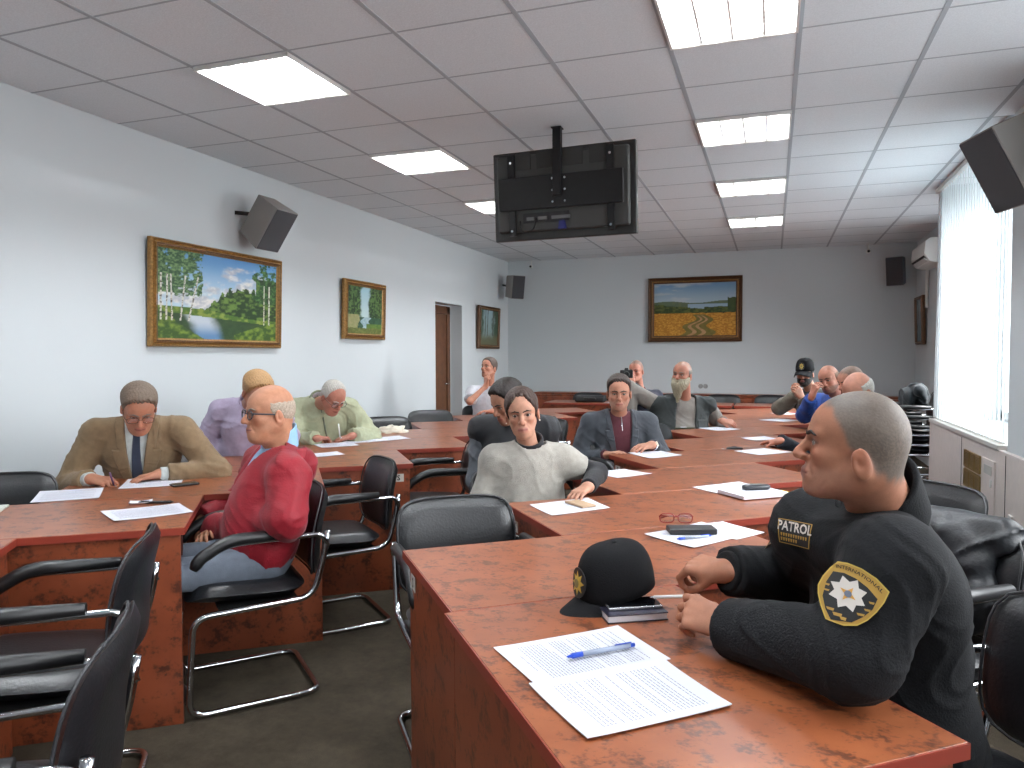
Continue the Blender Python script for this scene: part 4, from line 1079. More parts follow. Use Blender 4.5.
def skin_cols(Q, p, base, rs):
    """skin colouring; shade painted into mouth line and cheek folds, darker below the eyes"""
    x, y, z = Q.T; ay = np.abs(y); n = len(Q)
    c = np.tile(lc(base)*np.array([.78, .74, .72]), (n, 1)); red = c*np.array([1.06, .80, .76])
    def blend(m, col):
        nonlocal c; c = c*(1-m[:, None])+col*m[:, None]
    near = (x > -.12) & (x < .16) & (ay < .11) & (z > -.14) & (z < .14)
    g = lambda cx, cy, cz, r: np.exp(-(((x-cx)**2+(ay-cy)**2+(z-cz)**2)/r**2))*near
    blend(g(.08, .04, -.03, .026)*.5, red); blend(g(.115, 0, -.034, .018)*.5, red); blend(g(-.01, .085, -.01, .03)*.5, red)
    lip = np.exp(-((z+.0690-.010*(ay/.025)**2*0)/.0085)**2)*sm(.029-ay, 0, .010)*(x > .080)*near
    blend(np.clip(lip, 0, 1)*.8, lc(p.get('lip', (150, 84, 78))))
    blend(g(.092, .031, -.012, .010)*.40, c*.70)
    ring = np.exp(-((np.sqrt(((ay-.0305)/.0135)**2+((z-.0012)/.0052)**2)-1)/.42)**2)*(x > .074)*near*np.where(z > -.001, 1, .45); blend(np.clip(ring, 0, 1)*.75, lc((52, 36, 32)))
    ml = np.exp(-((z+.0695)/.0026)**2)*sm(.028-ay, 0, .006)*(x > .084)*near; blend(ml*.7, lc((84, 44, 42)))  # shade between the lips painted into the skin colour
    fold_ = np.exp(-((np.abs(ay-(.018+.6*(-.040-z)))/.0035)**2))*sm(-z-.036, 0, .008)*sm(z+.072, 0, .01)*(x > .06)*near; blend(fold_*.30, c*.72)  # crease shade of the cheek folds painted into the colour
    if p.get('stubble'):
        hb = sm(-z-.040, 0, .02)*sm(x+.02, 0, .03)*near*(1-np.clip(lip, 0, 1)); blend(hb*p['stubble'], lc(p.get('stubcol', (110, 100, 96))))
    if p.get('shaved'):
        zl = hairline(x, p.get('recede', 0))
        m = sm(z-zl+.004*np.sin(y*260+x*90), -.010, .020)*near; m *= (1-sm(ay-.0775, 0, .002)*(z < .026)*(x > -.040))
        blend(m*p['shaved'], lc(p['haircol'])); top = m*sm(z-.055, 0, .035)
        blend(top*.45*p['shaved'], lc(p['haircol'])*.55)
    am = np.full((n, 1), .06)
    if p.get('shaved'): am = am+.34*m[:, None]
    return np.clip(c*(1+(rs.rand(n, 1)-.5)*am), 0, 1)
def hairline(x, rec=0.0):
    return np.interp(x, [-.12, -.075, -.045, -.028, -.005, .010, .030, .050-rec*.4, .066-rec*.6, .085-rec], [-.055, -.060, -.045, -.020, -.012, -.006, .030, .052, .076, .084]).astype(f32)

# ---- hand
def hand_sdf(P, W, D, Nz, side, curl=(.3, .4, .3), spread=.0, thumb=.5, s=1.0, point=False):
    D = Vector(D).normalized(); Nz = Vector(Nz); Nz = (Nz-D*Nz.dot(D)).normalized(); Y = Nz.cross(D)*side
    R = np.array([[*D], [*Y], [*Nz]], f32).T
    q = (P-A3(W))@R/s
    d = f_ell(q, (0.0, 0, 0), (.040, .027, .020))
    ks = [(.086, .031), (.090, .0105), (.086, -.0105), (.077, -.030)]; Ls = (.073, .081, .075, .058)
    for (kx, ky) in ks: d = smin(d, f_cap(q, (.010, ky*.55, 0), (kx, ky, .001), .0145, .0112), .014)
    d = smin(d, f_cap(q, (.018, .012, -.008), (.050, .030, -.013), .015, .012), .015)
    for i, ((kx, ky), L) in enumerate(zip(ks, Ls)):
        p = Vector((kx, ky, .001)); a = 0; cc = curl[i] if isinstance(curl[0], (tuple, list)) else curl
        fd = None; sp = (1.5-i)*spread; rr = (.0092, .0082, .0074, .0066) if i < 3 else (.0080, .0072, .0066, .0058)
        f = None
        for j, fr in enumerate((.46, .30, .24)):
            a += cc[j]
            e = p+Vector((math.cos(a)*math.cos(sp), math.cos(a)*math.sin(sp), -math.sin(a)))*L*fr
            c = f_cap(q, p, e, rr[j], rr[j+1]); f = c if f is None else smin(f, c, .003); p = e
        d = smin(d, f, .005)
    # thumb leaves the side of the palm near its base
    p = Vector((.028, .026, -.010)); t = thumb
    dirs = [Vector((.70, .62-.25*t, -.25-.3*t)), Vector((.86, .36-.5*t, -.22-.35*t)), Vector((.92, .10-.55*t, -.22-.40*t))]
    f = None
    for j, (dv, L) in enumerate(zip(dirs, (.040, .032, .027))):
        e = p+dv.normalized()*L; c = f_cap(q, p, e, (.0125, .0105, .0095)[j], (.0105, .0095, .0078)[j]); f = c if f is None else smin(f, c, .003); p = e
    d = smin(d, f, .008)
    return d*s
def ik(S, W, hint, a, b):
    S, W = Vector(S), Vector(W); v = W-S; L = min(v.length, (a+b)*.995); u = v.normalized()
    x = (a*a-b*b+L*L)/(2*L); h = math.sqrt(max(0, a*a-x*x)); hv = Vector(hint); hv = (hv-u*hv.dot(u)).normalized()
    W2 = S+u*L
    return S+u*x+hv*h, W2

class Person:
    def __init__(s, label, hip, yaw, head, hyaw, hpitch=0, hroll=0, hscale=1.0, face=None, skin=(196, 150, 124), hands=None, neck=None, shw=.185, belly=0.0, syaw=None, arm=(.29, .25), legs=True, res=.008, hres=.004, S=None, name='person', knees=None, bulk=1.0, seed=0, prop=None, handres=None):
        s.label = label; s.yaw = math.radians(yaw); s.base = np.array([hip[0], hip[1], 0.0]); s.H = Vector(hip); s.res = res; s.hres = hres; s.handres = handres or min(hres, .004)
        s.F = Vector((math.cos(s.yaw), math.sin(s.yaw), 0)); s.Lf = Vector((-s.F.y, s.F.x, 0)); s.bulk = bulk; s.seed = seed
        s.head = Vector(head); hs = hscale*.94
        s.Rh = Matrix.Rotation(math.radians(hyaw), 3, 'Z') @ Matrix.Rotation(math.radians(hpitch), 3, 'Y') @ Matrix.Rotation(math.radians(hroll), 3, 'X')
        s.hs = hs; s.RhN = np.array(s.Rh, f32)
        sy_ = math.radians(syaw) if syaw is not None else s.yaw
        s.SF = Vector((math.cos(sy_), math.sin(sy_), 0)); s.SL = Vector((-s.SF.y, s.SF.x, 0))
        s.N = Vector(neck) if neck else s.head-s.SF*.05+Vector((0, 0, -.205*hs))
        s.up = (s.N-s.H).normalized(); s.tl = (s.N-s.H).length
        s.Fu = (s.SF-s.up*s.SF.dot(s.up)).normalized(); s.Lu = s.up.cross(s.Fu)
        s.RT = np.array([[*s.Fu], [*s.Lu], [*s.up]], f32).T     # torso frame
        s.S = {k: s.N-s.up*.055+s.SL*(k*shw) for k in (1, -1)}   # +1 = person's left
        if S: s.S = {k: Vector(v) for k, v in S.items()}
        s.hands = hands or {}; s.E = {}; s.W = {}; s.belly = belly; s.face = face or {}; s.skin = skin; s.shw = shw
        for k in (1, -1):
            h = s.hands.get(k, {}); w = h.get('w', tuple(s.H+s.F*.28+s.Lf*k*.10+Vector((0, 0, .06))))
            hint = h.get('hint', tuple(-s.F*.5+s.Lf*k*.6+Vector((0, 0, -.7))))
            s.E[k], s.W[k] = ik(s.S[k], w, hint, *arm)
            if h.get('E'): s.E[k] = Vector(h['E']); s.W[k] = Vector(w)
            d = h.get('dir'); s.hands[k] = dict(h); s.hands[k]['dir'] = Vector(d) if d else (s.W[k]-s.E[k]).normalized(); s.hands[k].setdefault('n', (0, 0, 1))
        kn = knees or {}
        s.K = {k: Vector(kn[k]) if k in kn else s.H+s.F*.40+s.Lf*k*.12+Vector((0, 0, -.01)) for k in (1, -1)}
        s.An = {k: Vector((s.K[k].x-s.F.x*.04, s.K[k].y-s.F.y*.04, .10)) for k in (1, -1)}
        s.root = empty(name, tuple(s.base), 0, label, 'person')
    # -------- fields
    def torso(s, P, g=0.0):
        q = (P-A3(s.H))@s.RT; L = s.tl; b = s.bulk; be = s.belly
        d = f_ell(q, (0, 0, .05), (.125*b+g, .175*b+g, .13+g))
        d = smin(d, f_ell(q, (.015+be*.5, 0, L*.34), (.115*b+be+g, .150*b+be*.6+g, .17+g)), .06)
        d = smin(d, f_ell(q, (.01, 0, L*.66), (.112*b+g, .165*b+g, .17+g)), .06)
        d = smin(d, f_cap(P, s.S[1], s.S[-1], .050+g), .045)
        T = s.N-s.up*.020
        d = smin(d, f_cap(P, T, s.S[1], .040+g, .044+g), .045); d = smin(d, f_cap(P, T, s.S[-1], .040+g, .044+g), .045)
        return d
    def arm(s, P, k, g=0.0, short=False, cuff=0.0, loose=1.0):
        b = .5+.5*s.bulk
        u = f_cap(P, s.S[k], s.E[k], (.050*loose)*b+g, .043*loose*b+g)
        if short:
            e = s.S[k]+(s.E[k]-s.S[k])*.8; dv = (s.E[k]-s.S[k]).normalized()
            return np.maximum(f_cap(P, s.S[k], s.E[k], .056*b+g, .056*b+g), (P-A3(e))@A3(dv))
        dv = (s.W[k]-s.E[k]).normalized(); We = s.W[k]-dv*cuff
        f = f_cap(P, s.E[k], s.W[k]+dv*.05, .043*loose*b+g, .029*loose+g)
        f = smax(f, (P-A3(We))@A3(dv), .006)
        return smin(u, f, .03)
    def top(s, P, g=.0, short=False, cuff=0.0, amp=.003, loose=1.0, sleeves=True, hem=None):
        d = s.torso(P, g)
        if sleeves:
            for k in (1, -1): d = smin(d, s.arm(P, k, g, short, cuff, loose), .028)
        nk = f_cap(P, s.N-s.up*.03, s.N+s.up*.12, getattr(s, 'nkr', .052))        # neck opening
        d = smax(d, -nk, .01)
        if hem is not None:
            q = (P-A3(s.H))@s.RT; d = smax(d, -(q[:, 2]-hem), .01)
        if amp: d = d+folds(P, amp, s.seed)+s.elbow_folds(P, amp)
        return d
    def elbow_folds(s, P, amp):
        d = 0; w = np.sin(P@_WD[2]*31+s.seed)*1.5+np.sin(P@_WD[5]*47+s.seed)*.8
        for k in (1, -1):
            ax = (s.W[k]-s.S[k]).normalized(); r2 = ((P-A3(s.E[k]))**2).sum(1)
            d = d-np.exp(-r2/.012)*(1-np.abs(np.sin((P@A3(ax))*62+s.seed+w*.9)))**3*amp*2.2
            r2 = ((P-A3(s.S[k]-s.up*.07))**2).sum(1); ax = (s.up+s.SL*k*.7).normalized()
            d = d-np.exp(-r2/.014)*(1-np.abs(np.sin((P@A3(ax))*48+s.seed+w*.7)))**3*amp*1.8
            dv = (s.W[k]-s.E[k]).normalized(); r2 = ((P-A3(s.W[k]-dv*.06))**2).sum(1)
            d = d-np.exp(-r2/.004)*(1-np.abs(np.sin((P@A3(dv))*90+w*.6)))**3*amp*1.0
        return d
    def V(s, P, wt, vb, x0=0.0, wb=0.0):
        """front opening wedge: half width wt at the neck, wb at spine fraction vb; positive outside"""
        q = (P-A3(s.H))@s.RT; t = q[:, 2]/s.tl
        w = wb+(wt-wb)*np.clip((t-vb)/(1-vb), 0, 1.4); w = np.where(t < vb, wb-(vb-t)*2*(wb == 0), w)
        return np.maximum(np.abs(q[:, 1])-w, x0-q[:, 0]), q, t, w
    def pants(s, P, g=.0):
        b = s.bulk
        d = f_ell((P-A3(s.H)), (0, 0, .02), (.14*b+g, .175*b+g, .11+g), np.array([[*s.F], [*s.Lf], [0, 0, 1]], f32).T)
        for k in (1, -1):
            hj = s.H+s.Lf*k*.085+Vector((0, 0, -.01))
            d = smin(d, f_cap(P, hj, s.K[k], .085*b+g, .062*b+g), .04)
            c = f_cap(P, s.K[k], s.An[k], .060+g, .050+g); c = smax(c, -(P[:, 2]-.07), .006); d = smin(d, c, .03)
        return d+folds(P, .003, s.seed+2)
    def skinf(s, P):
        hf = lambda P: head_sdf((P-A3(s.head))@s.RhN/s.hs, s.face)*s.hs
        d = near(hf, P, s.head, .175, .10)
        nb = s.head+s.Rh @ Vector((-.028, 0, -.050))*s.hs; nw = s.face.get('neck', 1)
        d = smin(d, f_cap(P, nb, s.N-s.up*.02, .052*nw, .056*nw), .028)
        d = smin(d, s.torso(P, -.014), .03)
        for k in (1, -1):
            h = s.hands[k]
            d = smin(d, f_cap(P, s.S[k], s.E[k], .040, .034), .02)
            a = f_cap(P, s.E[k], s.W[k], .036, .0235)
            hc = s.W[k]+h['dir'].normalized()*.08
            hd = near(lambda P: hand_sdf(P, s.W[k], h['dir'], h['n'], -k, h.get('curl', (.3, .4, .3)), h.get('spread', .06), h.get('thumb', .5), h.get('s', 1.0)), P, hc, .17, .10)
            d = smin(d, smin(a, hd, .02), .02)
        return d
    # -------- builders
    def bbox(s, legs=False):
        pts = [s.H, s.N, s.S[1], s.S[-1], s.E[1], s.E[-1], s.W[1], s.W[-1]]
        if legs: pts = [s.H, s.K[1], s.K[-1], s.An[1], s.An[-1]]
        a = np.array([tuple(p) for p in pts]); m = .22
        lo = a.min(0)-m; hi = a.max(0)+m
        if legs: lo[2] = .02
        return lo, hi
    def add(s, name, fn, m, lo=None, hi=None, res=None, colf=None, relaxn=1, parent=None):
        if lo is None: lo, hi = s.bbox()
        v, q = sdf_mesh(fn, lo, hi, res or s.res)
        v = relax(v, q, relaxn)
        return mesh_obj(name, v, q, m, parent or s.root, s.base if parent is None or True else (0, 0, 0), colf(v) if colf else None)
    def build_skin(s, m, extra=None):
        rs = np.random.RandomState(s.seed+1); lo, hi = s.bbox(); lo[2] = s.H.z-.13; hi[2] = s.head.z+.16
        fine = [[], [], []]; hc = s.head+s.Rh @ Vector((.0, 0, -.01))
        for k in range(3): fine[k].append((hc[k]-.125, hc[k]+.135, s.hres)); lo[k] = min(lo[k], hc[k]-.15); hi[k] = max(hi[k], hc[k]+.15)
        for sd in (1, -1):
            h = s.hands[sd]; a = s.E[sd] if h.get('bare') else s.W[sd]; t = s.W[sd]+h['dir'].normalized()*.17
            for k in range(3):
                l, u = min(a[k], t[k])-.05, max(a[k], t[k])+.05; fine[k].append((l, u, s.handres)); lo[k] = min(lo[k], l); hi[k] = max(hi[k], u)
        axes = []
        for k in range(3):
            x = lo[k]; A = [x]
            while x < hi[k]:
                st = .016
                for l, u, r in fine[k]:
                    if l-r <= x < u: st = min(st, r)
                    elif x < l < x+st: st = max(l-x, r)
                x += st; A.append(x)
            axes.append(np.array(A))
        v, q = sdf_mesh(s.skinf, None, None, None, axes=axes, margin=1.3); v = relax(v, q, 1, .3)
        Q = (v.astype(f32)-A3(s.head))@s.RhN/s.hs
        return mesh_obj('body', v, q, m, s.root, s.base, skin_cols(Q, s.face, s.skin, rs))
    def hp(s, p): return s.head+s.Rh @ Vector(p)*s.hs
    def headbox(s, m=.16): c = np.array(s.head); return c-m, c+m
    def eyes(s, iris=(70, 60, 50), gaze=(1, 0, 0)):
        for k in (1, -1):
            mb = MB(); mb.sphere((0, 0, 0), .0124*s.hs, 12); g = s.Rh @ Vector(gaze).normalized()
            c = s.hp((.0748, k*.031, 0)); cols = []
            for v in mb.v:
                a = Vector(v).normalized().angle(g); cols.append(lin((20, 18, 18)) if a < .26 else lin(iris) if a < .62 else lin((176, 168, 162)))
            o = mb.build('eyeball', M_eye, s.root, smooth=True, colors=cols); o.location = c-Vector(s.base)
    def band(s, name, region, off, m, res=.003, colf=None, amp=0, hi=.16, box=None, kk=.004):
        """hair like layer that follows the head"""
        def fn(P):
            Q = (P-A3(s.head))@s.RhN/s.hs; d, M = head_base(Q, s.face); full = head_sdf(Q, s.face) if (not callable(off) and off < .004) else d
            r = region(Q, M)+(.0022 if amp else 0)*np.sin(Q[:, 1]*330+Q[:, 0]*210+2*np.sin(Q[:, 2]*130)); o = off(Q, M)*(.25+.75*sm(-r, 0, .020)) if callable(off) else off
            n = 0
            if amp: n = amp*(np.sin(Q[:, 0]*310+Q[:, 2]*160+3*np.sin(Q[:, 1]*90))+np.sin(Q[:, 1]*420+Q[:, 2]*120+2*np.sin(Q[:, 0]*80)))*.5
            return smax(full-o+n, r, kk)*s.hs
        lo, h = s.headbox(hi)
        if box: c = np.array(box[0]); lo, h = c-box[1], c+box[1]
        v, q = sdf_mesh(fn, lo, h, res)
        if len(v): mesh_obj(name, relax(v, q, 1, .3), q, m, s.root, s.base)
    def eyebrows(s, m, th=.0045):
        for k in (1, -1):
            def reg(Q, M, k=k):
                q = Q.copy(); q[:, 0] = 0
                return np.maximum(smin(f_cap(q, (0, .011*k, .0165), (0, .030*k, .0225), th*.85, th*.8), f_cap(q, (0, .030*k, .0225), (0, .049*k, .0175), th*.8, th*.4), .003), .05-Q[:, 0])
            s.band('eyebrow', reg, .0030, m, res=.0020, box=[s.hp((.086, .03*k, .02)), .045], kk=.0010)
    def hair(s, style, m, thick=1.0):
        rec = s.face.get('recede', 0)
        if style == 'short':
            s.band('hair', lambda Q, M: -(Q[:, 2]-hairline(Q[:, 0], rec)+.55*np.maximum(0, M[:, 1]-.030)*(Q[:, 0] > .03))*.8,
                   lambda Q, M: (.006+.012*sm(Q[:, 2], .02, .09))*thick, m, amp=.0009)
        elif style == 'horseshoe':
            s.band('hair', lambda Q, M: np.maximum(-(Q[:, 2]-hairline(Q[:, 0], .03))*.8, np.maximum(Q[:, 2]-.055+.1*(Q[:, 0]+.03), (Q[:, 0]-.028))),
                   lambda Q, M: .0065*thick, m, amp=.0007)
        elif style == 'thin_top':
            s.band('hair', lambda Q, M: np.maximum(-(Q[:, 2]-hairline(Q[:, 0], .045))*.8, Q[:, 0]-.045),
                   lambda Q, M: .0055*thick+.003*sm(Q[:, 2], .02, .09), m, amp=.002)
        elif style == 'tied':
            def reg(Q, M): return -(Q[:, 2]+1.3*np.maximum(0, M[:, 1]-.018)*(Q[:, 0] > .015)-np.interp(Q[:, 0], [-.12, -.05, -.02, .0, .015, .035, .055, .08], [-.075, -.075, -.045, -.020, .030, .066, .086, .094]).astype(f32))*.8
            s.band('hair', reg, lambda Q, M: (.007+.004*sm(Q[:, 2], .02, .09))*thick, m, amp=.0012, res=.003)
            fn = lambda P: smin(f_ell((P-A3(s.head))@s.RhN/s.hs, (-.125, 0, .02), (.035, .036, .034)), f_cap((P-A3(s.head))@s.RhN/s.hs, (-.09, 0, .02), (-.12, 0, .02), .03), .02)*s.hs
            lo, h = s.headbox(.2); v, q = sdf_mesh(fn, lo, h, .005); mesh_obj('hair_bun', v, q, m, s.root, s.base)
    def collar(s, name, m, r=.062, h0=-.01, h1=.045, th=.005, tilt=.35, gap=0.0, res=.004, spread=.0):
        """ring of cloth round the neck, tilted down in front"""
        ax = (s.head+s.Rh @ Vector((-.03, 0, -.06))*s.hs-s.N).normalized(); ax = (ax+s.up).normalized()
        Fr = (s.Fu-ax*s.Fu.dot(ax)).normalized(); Lr = ax.cross(Fr)
        R = np.array([[*Fr], [*Lr], [*ax]], f32).T
        def fn(P):
            q = (P-A3(s.N))@R; rad = np.sqrt((q[:, 0]-.005)**2+(q[:, 1])**2); rr = r+spread*(h1-q[:, 2])
            d = np.abs(rad-rr)-th; zc = q[:, 2]+tilt*q[:, 0]
            d = smax(d, np.maximum(zc-h1, h0-zc), .006)
            if gap: d = smax(d, -np.maximum(np.abs(q[:, 1])-gap*(1+ (q[:, 2]-h0)*8), -q[:, 0]), .004)
            return d
        c = np.array(s.N); lo = c-.13; hi = c+.15
        v, q = sdf_mesh(fn, lo, hi, res); return mesh_obj(name, relax(v, q, 1, .3), q, m, s.root, s.base)
    def glasses(s, m, r=.0016, hgt=.032, z=0.0, full=True):
        e = bpy.data.objects.new('spectacles', None); COL.objects.link(e); e.parent = s.root
        p = s.hp((.103, 0, z-.003)); e.matrix_local = Matrix.Translation(p-Vector(s.base)) @ s.Rh.to_4x4()
        glasses_mesh(e, m, M_lens, hgt=hgt, r=r, arm_len=.125)
        return e
    def shoes(s, m):
        for k in (1, -1):
            a = s.An[k]; F = s.F
            fn = lambda P: smax(smin(f_cap(P, (a.x-F.x*.03, a.y-F.y*.03, .05), (a.x+F.x*.16, a.y+F.y*.16, .035), .042, .036), f_cap(P, (a.x, a.y, .05), (a.x, a.y, .11), .042), .03), -(P[:, 2]-.002), .004)
            c = np.array(a); v, q = sdf_mesh(fn, c-np.array([.26, .26, .12]), c+np.array([.26, .26, .08]), .010); mesh_obj('shoe', v, q, m, s.root, s.base)
def decal(bvh_obj, name, m, pts, faces, origin, U, Vv, N_, off, parent, base, reach=.2, R0=.055):
    """stitch a flat shape onto a garment: it follows the garment's overall curve"""
    me = bvh_obj.data; key = (bvh_obj.name, tuple(round(c, 3) for c in origin))
    O = Vector(origin)-Vector(base); U = Vector(U).normalized(); Vv = Vector(Vv).normalized(); N_ = Vector(N_).normalized()
    if key not in _BVH:
        b = BVHTree.FromPolygons([v.co.copy() for v in me.vertices], [tuple(p.vertices) for p in me.polygons]); A = []; B = []
        for x in np.linspace(-R0, R0, 13):
            for y in np.linspace(-R0, R0, 13):
                h = b.ray_cast(O+U*x+Vv*y+N_*reach, -N_)
                if h[0] is not None: A.append((1, x, y, x*x, x*y, y*y)); B.append((h[0]-O).dot(N_))
        A = np.array(A); B = np.array(B); keep = np.abs(B-np.median(B)) < .05
        for _ in range(3):
            c = np.linalg.lstsq(A[keep], B[keep], rcond=None)[0]; r = B-A@c; keep = np.abs(r) < max(.006, 1.8*np.std(r[keep]))
        _BVH[key] = (c, float(np.percentile(r[keep], 98)))
    c, lift = _BVH[key]; out = []
    for x, y in pts:
        hgt = c@np.array((1, x, y, x*x, x*y, y*y)); out.append(tuple(O+U*x+Vv*y+N_*(hgt+lift+off)))
    mb = MB(); mb.add(out, faces); return mb.build(name, m, parent, smooth=True)
_BVH = {}
def disc_shape(outline, rings=4):
    n = len(outline); cx = sum(p[0] for p in outline)/n; cy_ = sum(p[1] for p in outline)/n
    pts = [(cx, cy_)]; fs = []
    for r in range(1, rings+1):
        for p in outline: pts.append((cx+(p[0]-cx)*r/rings, cy_+(p[1]-cy_)*r/rings))
    for k in range(n): fs.append((0, 1+k, 1+(k+1) % n))
    for r in range(rings-1):
        for k in range(n): a = 1+r*n; fs.append((a+k, a+n+k, a+n+(k+1) % n, a+(k+1) % n))
    return pts, fs
def ring_shape(outline, f):
    n = len(outline); cx = sum(p[0] for p in outline)/n; cy_ = sum(p[1] for p in outline)/n
    pts = list(outline)+[(cx+(p[0]-cx)*f, cy_+(p[1]-cy_)*f) for p in outline]
    return pts, [(k, (k+1) % n, n+(k+1) % n, n+k) for k in range(n)]
def dense(outline, step=.006):
    out = []; n = len(outline)
    for i in range(n):
        a, b = outline[i], outline[(i+1) % n]; L = math.hypot(b[0]-a[0], b[1]-a[1]); m = max(1, int(L/step))
        for k in range(m): out.append((a[0]+(b[0]-a[0])*k/m, a[1]+(b[1]-a[1])*k/m))
    return out
M_skin = attr_mat('skin', rough=.52, spec=.35, bump=.12, bump_scale=260, sss=.10, mottled=.25)
M_eye = attr_mat('eye', rough=.15, spec=.5)
def cloth(name, rgb, rough=.85, bump=.35, bs=260, na=.06, sheen=.1): return mat(name, rgb, rough=rough, spec=.25, noise_amt=na, noise_scale=35, bump=bump, bump_scale=bs, sheen=sheen)
def hairm(name, rgb): return mat(name, rgb, rough=.6, spec=.3, noise_amt=.22, noise_scale=160, bump=.5, bump_scale=180)
# ------------------------------------------------------------------ the people at the tables
_f, _ya, _pi, _ro = 738.87, .3389, .0373, -.0027
def _axes():
    c, s_ = math.cos(_ya), math.sin(_ya); F = Vector((-s_, c, 0)); R = Vector((c, s_, 0)); U = Vector((0, 0, 1))
    F2 = F*math.cos(_pi)-U*math.sin(_pi); U2 = U*math.cos(_pi)+F*math.sin(_pi)
    return R*math.cos(_ro)+U2*math.sin(_ro), -R*math.sin(_ro)+U2*math.cos(_ro), F2
_R, _U, _F = _axes()
def sight(x, y, Z):      # point of the room at depth Z seen at this place of the photograph
    return (_F+_R*((x-512)/_f)-_U*((y-384)/_f))*Z+Vector((0, 0, CZ))
def on_z(x, y, z):
    d = _F+_R*((x-512)/_f)-_U*((y-384)/_f); return d*((z-CZ)/d.z)+Vector((0, 0, CZ))
def seat_hip(key, dx=0.0, back=0.0, z=.53):
    x, y, yaw = ch[key]; a = math.radians(yaw); return (x-math.cos(a)*(.06+back)-math.sin(a)*dx, y-math.sin(a)*(.06+back)+math.cos(a)*dx, z)
def toward_cam(p): return math.degrees(math.atan2(-p[1], -p[0]))
BROWN = hairm('brown_hair', (62, 48, 40)); GREY = hairm('grey_hair', (122, 112, 104)); WHITE = hairm('white_hair', (186, 182, 174)); DARK = hairm('dark_hair', (36, 30, 28)); SANDY = hairm('sandy_hair', (168, 132, 92)); SALT = hairm('salt_hair', (140, 132, 122))
M_trous = cloth('grey_jeans', (104, 112, 124)); M_darktr = cloth('dark_trousers', (38, 38, 44)); M_shoe = mat('black_shoe_leather', (24, 22, 22), rough=.4)
FLAT = (.12, .18, .12); REST = (.25, .35, .25); FIST = (1.2, 1.4, 1.0); HALF = (.7, .9, .6)
def legs(p, m):
    lo, hi = p.bbox(True); p.add('trousers', lambda P: p.pants(P), m, lo, hi, res=.014); p.shoes(M_shoe)

# 1 --- patrol officer
hd = sight(855, 447, 1.45)
hipO = Vector((.27, 1.80, .53))
p = Person('man in black patrol uniform jacket leaning on the table, cropped grey hair, seen in profile', hipO, 216, hd, 177, -7, 0, .96,
           face=dict(nose=1.25, fw=1.0, jw=1.0, chin=.003, earz=-.010, shaved=.93, haircol=(100, 92, 84), recede=.012, stubble=.25, stubcol=(130, 104, 92), ear=1.05, brow=1.25, neck=1.15, lip=(142, 84, 76)),
           skin=(180, 126, 100), neck=sight(884, 507, 1.53), shw=.205, belly=.02, syaw=205, bulk=1.06, S={1: sight(893, 563, 1.345), -1: sight(812, 529, 1.66)}, hres=.0028, res=.006, seed=1, handres=.0026, arm=(.30, .27),
           hands={1: dict(w=tuple(on_z(727, 627, .80)), dir=tuple(on_z(672, 603, .822)-on_z(727, 627, .80)), n=tuple((-_F*.75+_U*.55)), curl=((.5, .9, .6), (.7, 1.0, .7), (.85, 1.05, .7), (.95, 1.1, .7)), thumb=.7, E=tuple(on_z(852, 655, .835)), s=1.02),
                  -1: dict(w=tuple(on_z(727, 571, .85)), dir=tuple(on_z(672, 560, .85)-on_z(727, 571, .85)), n=tuple((-_F*.35+_U*.95-_R*.1)), curl=((.75, 1.0, .7), (.85, 1.1, .8), (.9, 1.1, .8), (1.0, 1.1, .8)), thumb=1.1, spread=.10, hint=(-.2, .8, -.7), s=1.02)})
off = p
p.build_skin(M_skin); p.eyes((60, 48, 40)); p.eyebrows(DARK, .0045)
M_uni = cloth('black_uniform_cloth', (15, 16, 19), rough=.85, bump=.35, bs=220, sheen=0)
jacket = p.add('jacket', lambda P: off.top(P, .014, amp=.003, loose=1.46, cuff=.005), M_uni, relaxn=1)
p.collar('collar', M_uni, r=.076, h0=-.04, h1=.066, th=.0065, tilt=.42, gap=.006, spread=.10)
M_seam = mat('seam_black', (14, 15, 18), rough=.8)
# cuffs
for k in (1, -1):
    dv = (p.W[k]-p.E[k]).normalized()
    p.add('cuff', lambda P, k=k, dv=dv: smax(f_cap(P, p.W[k]-dv*.05, p.W[k]+dv*.06, .050, .046), np.abs((P-A3(p.W[k]-dv*.012))@A3(dv))-.018, .006), M_uni, np.array(p.W[k])-.09, np.array(p.W[k])+.09, res=.004)
legs(p, M_uni)
# sleeve shield on the upper arm that faces the camera
cam_dir = (Vector((0, 0, CZ))-p.S[1]).normalized()
S1, E1 = p.S[1], p.E[1]; ua = (E1-S1).normalized()
Oc = sight(851, 594, 1.30); Nn = (cam_dir*.9+p.SL*.35).normalized()
Vd = (-ua-Nn*(-ua).dot(Nn)); Vd = _U.copy(); Vd = (Vd-Nn*Vd.dot(Nn)).normalized(); Ud = Vd.cross(Nn).normalized()
sc_ = 1/8.53/570
def SH(pts): 
    q = [((x-420)*sc_, (300-y)*sc_) for x, y in pts]; a = .0
    return [(x*math.cos(a)-y*math.sin(a), x*math.sin(a)+y*math.cos(a)) for x, y in q]
outer = SH([(330, 40), (400, 42), (500, 75), (600, 140), (692, 240), (650, 330), (590, 410), (520, 480), (440, 530), (340, 545), (210, 520), (180, 420), (165, 330), (170, 260), (210, 180), (270, 100)])
inner = SH([(290, 128), (370, 128), (450, 160), (530, 220), (600, 305), (560, 390), (490, 455), (400, 510), (250, 515), (215, 440), (200, 340), (235, 220)])
M_thread1 = mat('old_gold_thread', (168, 130, 52), rough=.6); M_pblk = mat('patch_black', (20, 20, 22), rough=.8)
def dc(name, m, shape, off_, par=None, origin=Oc): return decal(jacket, name, m, shape[0], shape[1], origin, Ud, Vd, Nn, off_, p.root, p.base)
pa = dc('shoulder_patch', M_thread1, disc_shape(dense(outer), 8), .0022)
